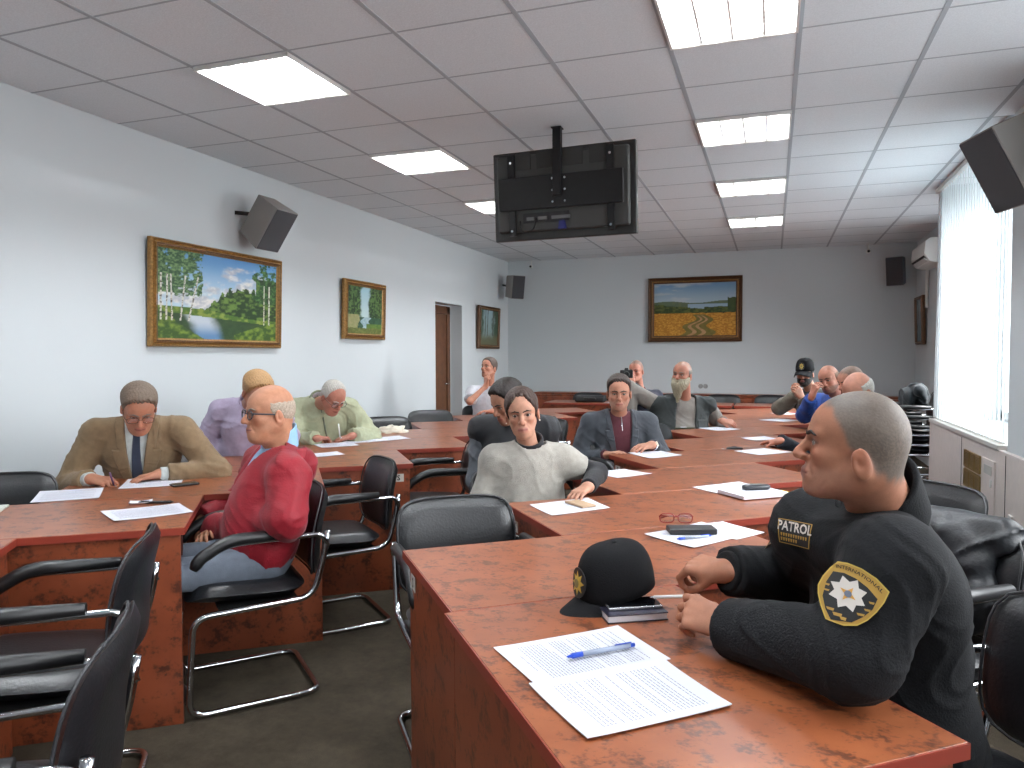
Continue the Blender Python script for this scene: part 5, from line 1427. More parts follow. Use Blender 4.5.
def sub(o, par): o.parent = par; return o
sub(dc('patch_field', M_pblk, disc_shape(dense(inner), 7), .0032), pa)
sub(dc('patch_border', M_gold, ring_shape(dense(outer), .955), .0030), pa)
c0 = SH([(385, 290)])[0]
st = [(x+c0[0], y+c0[1]) for x, y in star_pts(8, 142*sc_, 98*sc_, .2)]
sub(dc('patch_star', M_silver, disc_shape(st, 6), .0042), pa)
sub(dc('star_petals', mat('patch_amber', (206, 150, 60), rough=.6), disc_shape([(x+c0[0], y+c0[1]) for x, y in star_pts(4, 68*sc_, 26*sc_, .9)], 4), .0050), pa)
sub(dc('star_centre', mat('patch_blue_grey', (96, 104, 120), rough=.6), disc_shape([(c0[0]+28*sc_*math.cos(a), c0[1]+28*sc_*math.sin(a)) for a in np.linspace(0, 2*PI, 13)[:-1]], 2), .0058), pa)
# arched lettering on the band
vsT, fsT = text_mesh('INTERNATIONAL', 1.0, bold=.01)
wT = max(v.x for v in vsT)-min(v.x for v in vsT)
def arc_text(vs, fs, P0, P1, P2, size):
    out = []
    for v in vs:
        t = .5+v.x/wT*.92; a = Vector(P0)*(1-t)**2+Vector(P1)*2*t*(1-t)+Vector(P2)*t*t
        tg = (Vector(P1)-Vector(P0))*(1-t)+(Vector(P2)-Vector(P1))*t; tg.normalize(); nn = Vector((-tg.y, tg.x)); out.append(tuple(a+nn*v.y*size))
    return out, fs
A0, A1, A2 = SH([(300, 85), (470, 62), (655, 262)])
sub(dc('patch_lettering', M_pblk, arc_text(vsT, fsT, A0, A1, A2, .0085), .0036), pa)
for q, (x, y, w_, h_) in enumerate(((235, 240, 50, 22), (225, 285, 60, 20), (250, 430, 60, 26), (300, 465, 70, 30), (340, 490, 50, 30), (470, 440, 60, 24), (520, 400, 50, 22), (555, 340, 44, 22))):
    s4 = SH([(x-w_/2, y-h_/2), (x+w_/2, y-h_/2+6), (x+w_/2-8, y+h_/2), (x-w_/2+8, y+h_/2-5)]); sub(dc('embroidered_detail', M_thread1, disc_shape(dense(s4), 2), .0040), pa)
# chest badge
Ob = sight(803, 532, 1.62); Nb = (p.SF*.62+p.SL*.62+Vector((0, 0, .12))).normalized()
Vb = Vector((0, 0, 1)); Vb = (Vb-Nb*Vb.dot(Nb)).normalized(); Ub = Vb.cross(Nb).normalized()
def db(name, m, shape, off_): return decal(jacket, name, m, shape[0], shape[1], Ob, Ub, Vb, Nb, off_, p.root, p.base)
W_, H_ = .088, .052
trap = [(-W_/2, H_/2), (W_/2, H_/2), (W_/2*.90, -H_/2), (-W_/2*.90, -H_/2)]
bg_ = db('chest_badge', M_pblk, disc_shape(dense(trap), 6), .0025)
sub(db('badge_border', M_thread1, ring_shape(dense(trap), .94), .0034), bg_)
vs, fs = text_mesh('PATROL', .028, bold=.0006); vs = [(v.x*.86, v.y+.0115) for v in vs]; sub(db('badge_lettering', M_silver, (vs, fs), .0036), bg_)
for y, t, sz in ((-.0070, 'INTERNAT. PATROL', .0105), (-.0175, 'SERVICE', .0105)):
    pass
for y, n_ in ((-.0065, 11), (-.0165, 7)):
    for q in range(n_):
        x = -W_*.40+q*W_*.80/11; s4 = [(x, y+.0035), (x+W_*.055, y+.0035), (x+W_*.045, y-.0035), (x+.001, y-.0035)]
        sub(db('badge_small_print', M_thread1, disc_shape(s4, 1), .0036), bg_)
# far sleeve shield (seen edge on) and shoulder braid
Of = p.S[-1]+(p.E[-1]-p.S[-1])*.35; Nf = (-p.SL*.8+p.SF*.5).normalized(); Vf = Vector((0, 0, 1)); Vf = (Vf-Nf*Vf.dot(Nf)).normalized(); Uf = Vf.cross(Nf)
fp = decal(jacket, 'shoulder_patch', M_pblk, *disc_shape(dense(inner), 6), Of, Uf, Vf, Nf, .003, p.root, p.base)
sub(decal(jacket, 'patch_border', M_gold, *ring_shape(dense([(x*1.1, y*1.1) for x, y in inner]), .9), Of, Uf, Vf, Nf, .0035, p.root, p.base), fp)
# a pale pen between the hands
t = empty('white_pen', tuple(on_z(664, 597, .80)), 0, 'thin white pen held between the fingers of the officer', 'pen', 'pens')
a_ = on_z(654, 597, .80)-on_z(664, 597, .80); b_ = on_z(700, 596, .815)-on_z(664, 597, .80)
MB().tube([a_, b_], .0042).build('barrel', M_white, t, smooth=True); MB().tube([a_+(a_-b_).normalized()*.012, a_], [.001, .0036]).build('tip', M_chrome, t, smooth=True)

# 2 --- woman in the poncho
hipW = Vector(seat_hip('woman', 0, .10)); hd = sight(522, 413, 3.40)
p = Person('woman in a light grey poncho over a black turtleneck, dark hair tied back', hipW, -58, hd, toward_cam(hd)-2, 4, 6, .99,
           face=dict(nose=.85, fw=.94, jw=.86, brow=.6, neck=.86, smile=1, lip=(158, 86, 84), eye=1.15), skin=(204, 156, 132), shw=.155, syaw=-68, bulk=.93, hres=.0035, seed=5, neck=sight(530, 450, 3.48),
           hands={1: dict(w=tuple(on_z(588, 487, .785)), dir=tuple(on_z(572, 497, .757)-on_z(588, 487, .785)), n=(-.1, -.3, .95), curl=(.35, .5, .3), spread=.07, E=tuple(sight(597, 473, 3.53)), s=.88),
                  -1: dict(w=tuple(hipW+Vector((.05, -.20, .07))), hint=(-.9, -.2, -.5), s=.88)}, arm=(.27, .23))
w_ = p
M_turtle = cloth('black_turtleneck', (24, 24, 28)); M_poncho = cloth('light_grey_knit', (158, 154, 146), bump=.6, bs=330, na=.08)
p.build_skin(M_skin); p.eyes((50, 40, 34)); p.eyebrows(DARK, .0036); p.hair('tied', hairm('dark_brown_hair', (58, 44, 38)))
p.add('turtleneck', lambda P: w_.top(P, .004, amp=.002), M_turtle)
p.collar('turtleneck_collar', M_turtle, r=.060, h0=-.03, h1=.062, th=.007, tilt=.3)
def poncho(P):
    d = w_.torso(P, .020)
    q = (P-A3(w_.H))@w_.RT
    d = smin(d, f_ell(q, (.02, 0, .10), (.15, .19, .20)), .05)
    for k in (1, -1):
        e = w_.S[k]+(w_.E[k]-w_.S[k])*(.62 if k == 1 else .80); dv = (w_.E[k]-w_.S[k]).normalized()
        c = f_cap(P, w_.S[k], w_.E[k], .052, .062); c = smax(c, (P-A3(e))@A3(dv), .008); d = smin(d, c, .06)
    d = smax(d, -f_cap(P, w_.N-w_.up*.05, w_.N+w_.up*.15, .074), .008)
    rip = np.sin(q[:, 1]*75+2*np.sin(q[:, 2]*9))*.0045*sm(w_.tl-q[:, 2], .05, .25)
    return d+folds(P, .0022, 3)+rip*.6
p.add('poncho', poncho, M_poncho, relaxn=1, res=.006)
legs(p, M_darktr)
e_ = MB()
for k in (1, -1):
    q = p.hp((-.006, .083*k, -.045)); o = MB().sphere(tuple(q-Vector(p.base)), .0035, 8).build('earring', mat('pearl', (230, 225, 215), rough=.2), p.root, smooth=True)

# 3 --- man in the dark waistcoat behind her
hipD = Vector(seat_hip('dark')); hd = sight(508, 402, 4.0)
p = Person('dark haired man in black padded waistcoat and grey sleeves hidden behind the woman', hipD, -75, hd, -125, 22, 0, 1.0, face=dict(), skin=(186, 136, 112), shw=.18, syaw=-85, bulk=1.08, hres=.0045, seed=9, neck=sight(513, 421, 4.1),
           hands={1: dict(w=tuple(on_z(574, 466, .77)), hint=(.5, .3, -1)), -1: dict(w=tuple(hipD+Vector((.0, -.25, .07))))})
d_ = p
p.build_skin(M_skin); p.eyes(); p.eyebrows(DARK); p.hair('short', DARK, 1.1)
p.add('sweatshirt', lambda P: d_.top(P, .010, amp=.004, loose=1.15), cloth('mid_grey_jersey', (98, 102, 108)))
p.add('waistcoat', lambda P: d_.top(P, .028, amp=.004, sleeves=False), cloth('black_padded_nylon', (26, 27, 31), rough=.6)); p.collar('collar', MATS['black_padded_nylon'], r=.07, h0=-.03, h1=.045, th=.010, tilt=.3, gap=.012, spread=.1)
p.collar('shirt_collar', cloth('white_cotton', (214, 216, 220)), r=.060, h0=-.02, h1=.042, th=.004, gap=.01)
legs(p, M_darktr)

def jacket_open(p, g, m, wt, vb, amp=.004, loose=1.15, lap=None, lm=None, wb=0.0, lw=.045, sleeves=True, cuff=.02, x0=0.0):
    def fn(P):
        d = p.top(P, g, amp=amp, loose=loose, cuff=cuff, sleeves=sleeves); v, q, t, w = p.V(P, wt, vb, x0, wb); return smax(d, -v, .004)
    o = p.add('jacket', fn, m)
    if lap:
        for sd in (1, -1):
            def fl(P, sd=sd):
                v, q, t, w = p.V(P, wt, vb, x0, wb)
                y = q[:, 1]*sd; ww = w+lw*np.clip((t-vb)/(1-vb)*1.5, 0, 1)*np.where(t > .82, .62+.0*t, 1.0)
                reg = np.maximum(np.maximum(w-.002-y, y-ww), np.maximum(-q[:, 0], vb-t))
                reg = np.maximum(reg, -(np.maximum(np.abs(t-.82)-.010, .55*0+(w+lw*.45)-y)))
                return smax(p.torso(P, g+.0095)+folds(P, amp, p.seed)*.8, reg, .003)
            p.add('lapel', fl, lm or m, res=.0045)
    return o
def shirt_tie(p, m, tie=None, g=.004, collar=True, cm=None, tw=.032):
    sh = p.add('shirt', lambda P: p.top(P, g, amp=.0015, loose=1.0, cuff=.0), m)
    if collar: p.collar('shirt_collar', cm or m, r=.059, h0=-.02, h1=.036, th=.0035, tilt=.45, gap=.012, spread=.18, res=.0035)
    if tie:
        def ft(P):
            q = (P-A3(p.H))@p.RT; t = q[:, 2]/p.tl; w = tw*(1-.55*np.clip((t-.2)/.75, 0, 1)); w = np.where(t > .93, .018, w)
            return smax(p.torso(P, g+.007), np.maximum(np.abs(q[:, 1])-w, np.maximum(-q[:, 0], t-1.0)), .004)
        p.add('tie', ft, tie, res=.004)

# 4 --- man in the grey suit
hipS = Vector(seat_hip('suit', 0.0, .20)); hd = sight(619, 393, 5.0)
p = Person('man in a grey suit jacket over a burgundy pullover, watch on his wrist', hipS, -62, hd, toward_cam(hd)+1, 3, 0, 1.05, face=dict(nose=1.05, brow=1.2, fw=.98, stubble=.25, recede=.012, jw=.98, eye=.9), skin=(200, 148, 124), shw=.19, syaw=-68, bulk=1.05, hres=.004, seed=12, neck=sight(619, 415, 5.12),
           hands={1: dict(w=tuple(on_z(652, 445, .785)), dir=tuple(on_z(632, 449, .77)-on_z(652, 445, .785)), n=(-.1, -.4, .9), curl=REST, hint=(.45, .2, -1)), -1: dict(w=tuple(on_z(606, 455, .70)), hint=(-.5, 0, -1))})
M_suit = cloth('charcoal_suiting', (66, 70, 76)); M_burg = cloth('burgundy_knit', (84, 42, 50), bump=.5)
p.build_skin(M_skin); p.eyes((80, 80, 74)); p.eyebrows(DARK, .0048); p.hair('short', hairm('dark_short_hair', (52, 42, 38)), .75)
shirt_tie(p, M_burg, cm=M_burg)
jacket_open(p, .014, M_suit, .075, .12, lap=True, lw=.05, wb=.03)
p.add('zip', lambda P, p=p: smax(p.torso(P, .008), np.maximum(np.abs(((P-A3(p.H))@p.RT)[:, 1])-.003, np.maximum(.80-((P-A3(p.H))@p.RT)[:, 2]/p.tl, -((P-A3(p.H))@p.RT)[:, 0])), .002), M_chrome, res=.0035, lo=np.array(p.N)-.2, hi=np.array(p.N)+.15)
legs(p, M_suit)
def wristwatch(p, k, m, face):
    dv = (p.W[k]-p.E[k]).normalized(); c = p.W[k]-dv*.012-Vector(p.base); up = Vector((0, 0, 1)); up = (up-dv*up.dot(dv)).normalized(); sd = dv.cross(up)
    o = MB().tube([c+up*math.cos(a)*.029+sd*math.sin(a)*.033 for a in np.linspace(0, 2*PI, 25)[:-1]], .004, n=8, closed=True, sx=2.2).build('watch_strap', m, p.root, smooth=True)
    R = Matrix((sd, dv, up)).transposed(); nrm = (up*.5-Vector(_F)*.7); nrm = (nrm-dv*nrm.dot(dv)).normalized(); s2 = dv.cross(nrm); R = Matrix((s2, dv, nrm)).transposed()
    MB().lathe([(0, 0), (.018, 0), (.018, .008), (.015, .010), (0, .010)], tuple(c+nrm*.029), 20, R).build('watch_face', face, p.root, smooth=False)
wristwatch(p, 1, M_chrome, mat('watch_dial', (226, 220, 200), rough=.3))

# 5 --- man with the long grey beard
hipB = Vector(seat_hip('beard', 0.05, .14)); hd = sight(682, 375, 6.5)
p = Person('bald man with a long grey beard in a dark waistcoat over a grey pullover', hipB, -62, hd, toward_cam(hd)-22, -3, -4, 1.04, face=dict(nose=1.1, fw=1.1, jw=1.1, jowl=True, shaved=.35, haircol=(150, 140, 130), recede=.03, neck=1.2), skin=(196, 138, 116), shw=.215, syaw=-70, bulk=1.30, belly=.08, hres=.0045, seed=15, neck=sight(684, 400, 6.6),
           hands={1: dict(w=tuple(on_z(722, 421, .80)), dir=tuple(on_z(741, 424, .78)-on_z(722, 421, .80)), n=(-.3, -.4, .8), curl=HALF, hint=(.4, .6, -.8)), -1: dict(w=tuple(sight(632, 418, 6.6)), hint=(-.6, .2, .9))}, arm=(.31, .28))
b_p = p
p.build_skin(M_skin); p.eyes((90, 84, 78)); p.eyebrows(GREY, .005); p.hair('horseshoe', GREY, .6)
p.add('pullover', lambda P: b_p.top(P, .006, amp=.003, loose=1.2), cloth('warm_grey_jersey', (128, 122, 116)))
p.collar('pullover_collar', MATS['warm_grey_jersey'], r=.066, h0=-.02, h1=.03, th=.006, tilt=.3)
def vest(P):
    d = b_p.top(P, .030, amp=.004, sleeves=False); v, q, t, w = b_p.V(P, .085, .0, 0.0, .095); return smax(d, -v, .004)
p.add('waistcoat', vest, cloth('dark_olive_waistcoat', (44, 48, 48), rough=.75))
p.add('chest_pocket', lambda P: smax(b_p.torso(P, .037), np.maximum(np.abs(((P-A3(b_p.H))@b_p.RT)[:, 1]-.15)-.045, np.maximum(np.abs(((P-A3(b_p.H))@b_p.RT)[:, 2]-b_p.tl*.62)-.05, -((P-A3(b_p.H))@b_p.RT)[:, 0])), .004), MATS['dark_olive_waistcoat'], res=.006)
def bigbeard(P):
    Q = (P-A3(b_p.head))@b_p.RhN/b_p.hs; M = Q.copy(); M[:, 1] = np.abs(M[:, 1])
    base, _ = head_base(Q, b_p.face)
    d = smax(base-.012, np.maximum(Q[:, 2]+.035+.35*(Q[:, 0]-.07)*(Q[:, 0] < .07), -(Q[:, 0]-.005)), .008)
    d = smin(d, f_cap(Q, (.076, 0, -.095), (.064, .006, -.240), .040, .012), .03); d = smin(d, f_cap(M, (.070, .026, -.085), (.062, .020, -.195), .032, .010), .025)
    d = smin(d, f_cap(M, (.088, .012, -.050), (.078, .036, -.085), .009, .008), .01)
    return smax(d, -f_ell(M, (.108, 0, -.068), (.012, .016, .004)), .003)*b_p.hs+np.sin(Q[:, 1]*300+Q[:, 2]*80+3*np.sin(Q[:, 2]*38+Q[:, 1]*60))*.0018
c = np.array(p.head); v, q = sdf_mesh(bigbeard, c-.3, c+.16, .0045); mesh_obj('beard', v, q, hairm('beard_grey_hair', (158, 150, 128)), p.root, p.base)
legs(p, M_darktr)

# 6 --- man with the camera
hipC = Vector(seat_hip('cam')); hd = sight(636, 371, 8.05)
p = Person('man far back in navy jacket holding a black camera before his face', hipC, -60, hd, toward_cam(hd)-18, 3, 0, 1.0, face=dict(shaved=.8, haircol=(120, 100, 88), recede=.02), skin=(196, 136, 116), shw=.185, syaw=-70, hres=.006, res=.010, seed=17, neck=sight(640, 392, 8.12),
           hands={-1: dict(w=tuple(sight(627, 382, 7.86)), dir=(0, -.2, 1), n=(-.3, -.9, .1), curl=HALF, hint=(-.5, 0, -1)), 1: dict(w=tuple(sight(633, 385, 7.86)), dir=(-.3, -.2, 1), n=(.5, -.8, .1), curl=HALF, hint=(.6, 0, -1))})
c_p = p
p.build_skin(M_skin); p.eyes(); p.eyebrows(BROWN)
p.add('jacket', lambda P: c_p.top(P, .012, amp=.004, loose=1.15), cloth('navy_fleece', (34, 36, 50))); p.collar('collar', cloth('dark_red_cotton', (120, 34, 40)), r=.062, h0=-.02, h1=.035, th=.005, gap=.012)
legs(p, M_darktr)
t = empty('photo_camera', tuple(sight(626.5, 374, 7.80)), math.radians(toward_cam(hd)), 'small black camera held up by the man at the back', 'camera')
MB().box((0, 0, 0), (.045, .135, .085)).build('camera_body', M_black, t, bevel=.008); MB().lathe([(0, 0), (.034, 0), (.034, .05), (.028, .055), (.02, .045), (0, .045)], (.02, 0, -.005), 20, Matrix.Rotation(PI/2, 3, 'Y')).build('lens', M_black, t); MB().box((0, 0, .052), (.035, .05, .025), taper=.7).build('viewfinder', M_black, t, bevel=.003)

# 7 --- man in the white shirt, hand on his chin
hipE = Vector(seat_hip('white')); hd = sight(489, 368, 8.1)
elb = on_z(473, 411, .80)
p = Person('man in a short sleeved white shirt resting his chin on his fist by the doorway', hipE, -48, hd, toward_cam(hd)-38, -12, 0, 1.0, face=dict(nose=1.1), skin=(202, 146, 122), shw=.18, syaw=-60, hres=.005, res=.009, seed=19, neck=sight(489, 387, 8.2),
           hands={-1: dict(w=tuple(sight(486, 386, 7.97)), dir=(.12, -.05, 1), n=(-.5, -.8, .1), curl=FIST, bare=True, hint=tuple(elb-sight(480, 395, 8.1))), 1: dict(w=tuple(on_z(491, 413, .78)), dir=(-.9, -.4, 0), n=(0, 0, 1), bare=True, curl=REST, hint=(.8, 0, -.5))})
e_p = p
M_wsh = cloth('white_shirt_cotton', (206, 206, 212))
p.build_skin(M_skin); p.eyes(); p.eyebrows(BROWN); p.hair('short', hairm('greying_hair', (88, 76, 70)), .6)
p.add('shirt', lambda P: e_p.top(P, .012, short=True, amp=.004), M_wsh); p.collar('shirt_collar', M_wsh, r=.062, h0=-.02, h1=.035, th=.004, gap=.02, spread=.15)
legs(p, M_darktr)

# 8 --- man in the tan jacket, writing
hipT = Vector(seat_hip('tan', 0, -.02)); hd = sight(139, 408, 3.70)
wr = on_z(91, 479, .775); wl = on_z(160, 474, .775)
p = Person('man in a tan suit jacket and dark tie writing, glasses on his nose', hipT, -50, hd, toward_cam(hd)+4, 32, 0, 1.03, face=dict(nose=1.15, recede=.016, jowl=True, fw=1.04, eye=.6), skin=(190, 134, 108), shw=.205, syaw=-54, bulk=1.12, hres=.0035, seed=21, neck=sight(139, 422, 3.88),
           hands={-1: dict(w=tuple(wr), dir=tuple(on_z(108, 482, .762)-wr), n=(-.45, -.3, .8), curl=((.6, .8, .4), (.7, .8, .4), (.8, .9, .5), (.9, .9, .5)), thumb=1.0, hint=(-.8, -.1, -.9)),
                  1: dict(w=tuple(wl), dir=tuple(on_z(132, 480, .757)-wl), n=(-.1, -.1, 1), curl=REST, spread=.12, hint=(.8, .1, -.9))}, arm=(.31, .28))
t_p = p
M_tan_j = cloth('tan_wool_jacket', (118, 98, 74), bump=.5, na=.10); M_stripe = cloth('pale_striped_shirt', (176, 182, 180), na=.12)
p.build_skin(M_skin); p.eyes((70, 60, 50)); p.eyebrows(GREY, .005); p.hair('short', hairm('grey_brown_hair', (104, 90, 78)), 1.0)
shirt_tie(p, M_stripe, tie=cloth('slate_tie', (48, 54, 70)), cm=cloth('pale_collar', (190, 194, 190)), tw=.036)
jacket_open(p, .014, M_tan_j, .060, .18, lap=True, lw=.070, amp=.0045, cuff=.035)
def shirtcuff(p, m):
    for k in (1, -1):
        dv = (p.W[k]-p.E[k]).normalized(); p.add('shirt_cuff', lambda P, k=k, dv=dv: smax(f_cap(P, p.W[k]-dv*.06, p.W[k]+dv*.05, .037, .035), np.abs((P-A3(p.W[k]-dv*.020))@A3(dv))-.020, .004), m, np.array(p.W[k])-.08, np.array(p.W[k])+.08, res=.004)
shirtcuff(p, M_stripe)
p.glasses(mat('brown_spectacle_frame', (84, 54, 40), rough=.35), z=-.004)
legs(p, M_tan_j)
a_ = p.W[-1]+p.hands[-1]['dir'].normalized()*.105
t = empty('ballpoint_pen', tuple(a_), 0, 'slim violet pen in the hand of the man in the tan jacket', 'pen', 'pens')
tipP = on_z(116.5, 487, TZ+.004)-a_; MB().tube([tipP, tipP*.55], [.001, .0035]).build('tip', M_chrome, t, smooth=True); MB().tube([tipP*.55, tipP*.55+(sight(106, 469, 3.55)-a_)*.9], .0045).build('barrel', mat('violet_pen', (92, 60, 96), rough=.3), t, smooth=True)

# 9 --- man in the lavender shirt
hipL = Vector(seat_hip('lav')); hd = sight(257, 392, 4.55)
p = Person('sandy haired man in a lavender shirt bent over the table behind the red jacket', hipL, -62, hd, -30, 28, 0, 1.03, face=dict(), skin=(200, 146, 122), shw=.19, syaw=-75, bulk=1.08, hres=.0045, seed=23, neck=sight(250, 403, 4.75),
           hands={-1: dict(w=tuple(on_z(238, 447, .785)), hint=(-.6, 0, -1)), 1: dict(w=tuple(on_z(286, 440, .785)), hint=(.6, 0, -1))})
l_p = p
M_lav = cloth('lavender_cotton', (172, 160, 184))
p.build_skin(M_skin); p.eyes(); p.eyebrows(SANDY); p.hair('short', SANDY, 1.25)
p.add('shirt', lambda P: l_p.top(P, .014, amp=.005, loose=1.2), M_lav); p.collar('shirt_collar', M_lav, gap=.012)
legs(p, M_darktr)

# 10 --- man in the red jacket
hipR = Vector((-2.03, 2.56, .53)); hd = sight(270, 413.5, 3.10)
wl = on_z(212, 528, .615)
p = Person('bald man in a red hooded jacket and dark glasses, hands folded in his lap', hipR, 226, hd, 238, -2, 0, 1.03, face=dict(nose=1.3, jowl=True, fw=1.1, jw=1.12, neck=1.2, eye=.9, ear=1.1), skin=(202, 146, 116), shw=.21, syaw=226, bulk=.98, belly=.02, S={1: sight(289, 476, 3.0), -1: sight(263, 462, 3.36)}, hres=.003, res=.007, seed=25, neck=sight(281, 447, 3.17),
           hands={1: dict(w=tuple(wl), dir=tuple(on_z(193, 545, .60)-wl), n=(-.3, -.6, .75), curl=REST, E=tuple(sight(286, 520, 2.92)), s=1.05), -1: dict(w=tuple(on_z(203, 520, .63)), dir=(-.1, -.6, -.3), n=(-.6, -.2, .6), curl=REST, hint=(-.6, .6, -.6))}, arm=(.31, .27), knees={})
r_p = p
M_red_j = cloth('red_nylon_jacket', (132, 22, 35), rough=.55, bump=.35, bs=150)
def check_mat():
    m = cloth('blue_check_shirt', (146, 186, 220)); return m
M_chk = check_mat()
p.build_skin(M_skin); p.eyes((70, 70, 70), gaze=(1, .1, 0)); p.eyebrows(SALT, .0042); p.hair('horseshoe', hairm('fine_grey_hair', (168, 152, 136)), .55)
p.glasses(mat('slate_spectacle_frame', (44, 54, 66), rough=.35), r=.0024, hgt=.034)
p.add('shirt', lambda P: r_p.top(P, .004, amp=.0015), M_chk)
p.nkr = .078
p.collar('shirt_collar', M_chk, r=.068, h0=-.03, h1=.070, th=.004, tilt=.55, gap=.012, spread=.10, res=.0035)
def redj(P):
    d = r_p.top(P, .020, amp=.0040, loose=1.35, cuff=.0); v, q, t, w = r_p.V(P, .105, .60, .0); return smax(d, -v, .004)
p.add('jacket', redj, M_red_j)
def hood(P):
    q = (P-A3(r_p.N-r_p.up*.03))@r_p.RT; rad = np.sqrt((q[:, 0]+.02)**2+(q[:, 1]*.92)**2)
    zz = q[:, 2]+.10*q[:, 0]+.012
    d = np.sqrt((rad-.090)**2+(zz*.62)**2)-.021
    d = smax(d, -(np.maximum(np.abs(q[:, 1])-.035, -q[:, 0])), .02)
    d = smin(d, f_ell(q, (-.128, 0, -.045), (.026, .085, .060)), .04)
    return d+folds(P, .006, 4)
p.add('hood', hood, M_red_j, np.array(p.N)-.25, np.array(p.N)+.2, res=.005)
legs(p, M_trous)

# 11 --- man in the pale green jacket, writing
hipG = Vector(seat_hip('green', 0, .08)); hd = sight(333, 397, 5.35)
wr = on_z(317, 438.5, .785); wl = on_z(352, 436, .785)
p = Person('white haired man in a pale green jacket and glasses bent over his writing', hipG, -50, hd, toward_cam(hd)+34, 34, 0, 1.02, face=dict(nose=1.15, jowl=True, fw=1.08, recede=.03, eye=.6), skin=(196, 136, 116), shw=.20, syaw=-52, bulk=1.15, belly=.03, hres=.004, seed=27, neck=sight(319, 402, 5.58),
           hands={-1: dict(w=tuple(wr), dir=tuple(on_z(333, 438.5, .77)-wr), n=(-.2, -.4, .8), curl=HALF, thumb=.9, hint=(-.7, -.1, -1)), 1: dict(w=tuple(wl), dir=tuple(on_z(341, 439, .765)-wl), n=(0, -.2, 1), curl=REST, hint=(.7, .1, -1))})
g_p = p
M_grn = cloth('pale_green_jacket', (162, 166, 138), rough=.75)
p.build_skin(M_skin); p.eyes(); p.eyebrows(WHITE, .0045); p.hair('thin_top', WHITE, 1.1)
p.add('jacket', lambda P: g_p.top(P, .018, amp=.006, loose=1.3, cuff=.01), M_grn); p.collar('collar', cloth('sage_collar', (134, 142, 116)), r=.070, h0=-.03, h1=.045, th=.007, tilt=.35, gap=.014, spread=.25)
p.collar('shirt_collar', M_wsh, r=.057, h0=-.02, h1=.040, th=.003, gap=.01)
p.add('zip', lambda P: smax(g_p.torso(P, .024), np.maximum(np.abs(((P-A3(g_p.H))@g_p.RT)[:, 1])-.006, -((P-A3(g_p.H))@g_p.RT)[:, 0]), .002), cloth('zip_grey', (110, 116, 100)), res=.005)
p.glasses(mat('thin_dark_frame', (60, 56, 54), rough=.3, metal=.5), z=-.004)
legs(p, M_darktr)
t = empty('ballpoint_pen', tuple(on_z(340, 437, .80)), 0, 'white pen in the hand of the man in the pale green jacket', 'pen', 'pens')
MB().tube([(0, 0, 0), tuple(on_z(343, 440, TZ+.004)-on_z(340, 437, .80))], [.004, .0015]).build('tip', M_chrome, t, smooth=True); MB().tube([(0, 0, 0), (-.03, .03, .09)], .0045).build('barrel', M_white, t, smooth=True)

# 12 --- man in the black cap, hands clasped
hipK = Vector(seat_hip('cap', 0, -.08)); hd = sight(805, 374, 7.2)
el = on_z(786, 413, .80)
p = Person('bearded man in a black cap with clasped hands, elbows on the table', hipK, 200, hd, toward_cam(hd)-16, 2, 0, 1.0, face=dict(nose=1.1, fw=.98), skin=(192, 142, 120), shw=.19, syaw=225, bulk=1.08, hres=.005, res=.009, seed=29, neck=sight(812, 392, 7.3),
           hands={-1: dict(w=tuple(sight(797, 396, 7.12)), dir=(-.35, 0, 1), n=(-.7, -.5, .2), curl=HALF, hint=tuple(el-sight(805, 400, 7.0))), 1: dict(w=tuple(sight(802, 398, 7.02)), dir=(-.6, -.1, 1), n=(.3, -.9, .2), curl=HALF, hint=(.2, -.4, -1))})
k_p = p
p.build_skin(M_skin); p.eyes(); p.eyebrows(DARK)
p.band('beard', lambda Q, M: np.maximum(Q[:, 2]+.040+.9*np.maximum(0, .060-Q[:, 0])*-.25, np.maximum(-(Q[:, 0]-.0), -(f_ell(M, (.098, 0, -.069), (.02, .022, .006))))), .008, DARK, res=.004, amp=.001)
p.hair('short', DARK, .6)
p.add('jacket', lambda P: k_p.top(P, .014, amp=.005, loose=1.2), cloth('olive_grey_jacket', (88, 82, 72))); p.collar('collar', cloth('dark_scarf', (34, 32, 34)), r=.074, h0=-.04, h1=.05, th=.012, tilt=.3)
p.add('chest_panel', lambda P: smax(k_p.torso(P, .020), np.maximum(np.abs(((P-A3(k_p.H))@k_p.RT)[:, 1])-.07, -((P-A3(k_p.H))@k_p.RT)[:, 0]), .003), MATS['dark_scarf'], res=.008)
legs(p, M_darktr)
ct = empty('peaked_cap', (0, 0, 0), 0, 'black peaked cap with a small gold badge worn by the bearded man', 'cap')
ct.matrix_world = Matrix.Translation(p.hp((-.002, 0, .036))) @ p.Rh.to_4x4() @ Matrix.Rotation(math.radians(4), 4, 'Y'); make_cap(ct, True, 1.06)

# 13 --- man in the blue jacket, cheek on his hand
hipU = Vector(seat_hip('blue', 0, 0)); hd = sight(829, 379.5, 6.25)
p = Person('balding bearded man in a bright blue jacket leaning his cheek on his hand', hipU, 205, hd, toward_cam(hd)-24, 8, 10, 1.03, face=dict(fw=1.05, recede=.03, shaved=.3, haircol=(110, 80, 66), stubble=.8, stubcol=(104, 70, 56)), skin=(204, 142, 120), shw=.185, syaw=225, bulk=1.05, hres=.0045, res=.009, seed=31, neck=sight(838, 397, 6.35),
           hands={-1: dict(w=tuple(sight(812, 396, 6.15)), dir=(.35, -.1, 1), n=(-.6, -.5, .3), curl=HALF, bare=True, hint=(-.6, -.1, -1)), 1: dict(w=tuple(on_z(830, 430, .785)), hint=(.2, -.5, -1))})
u_p = p
p.build_skin(M_skin); p.eyes(); p.eyebrows(BROWN); p.hair('horseshoe', hairm('reddish_hair', (120, 88, 70)), .7)
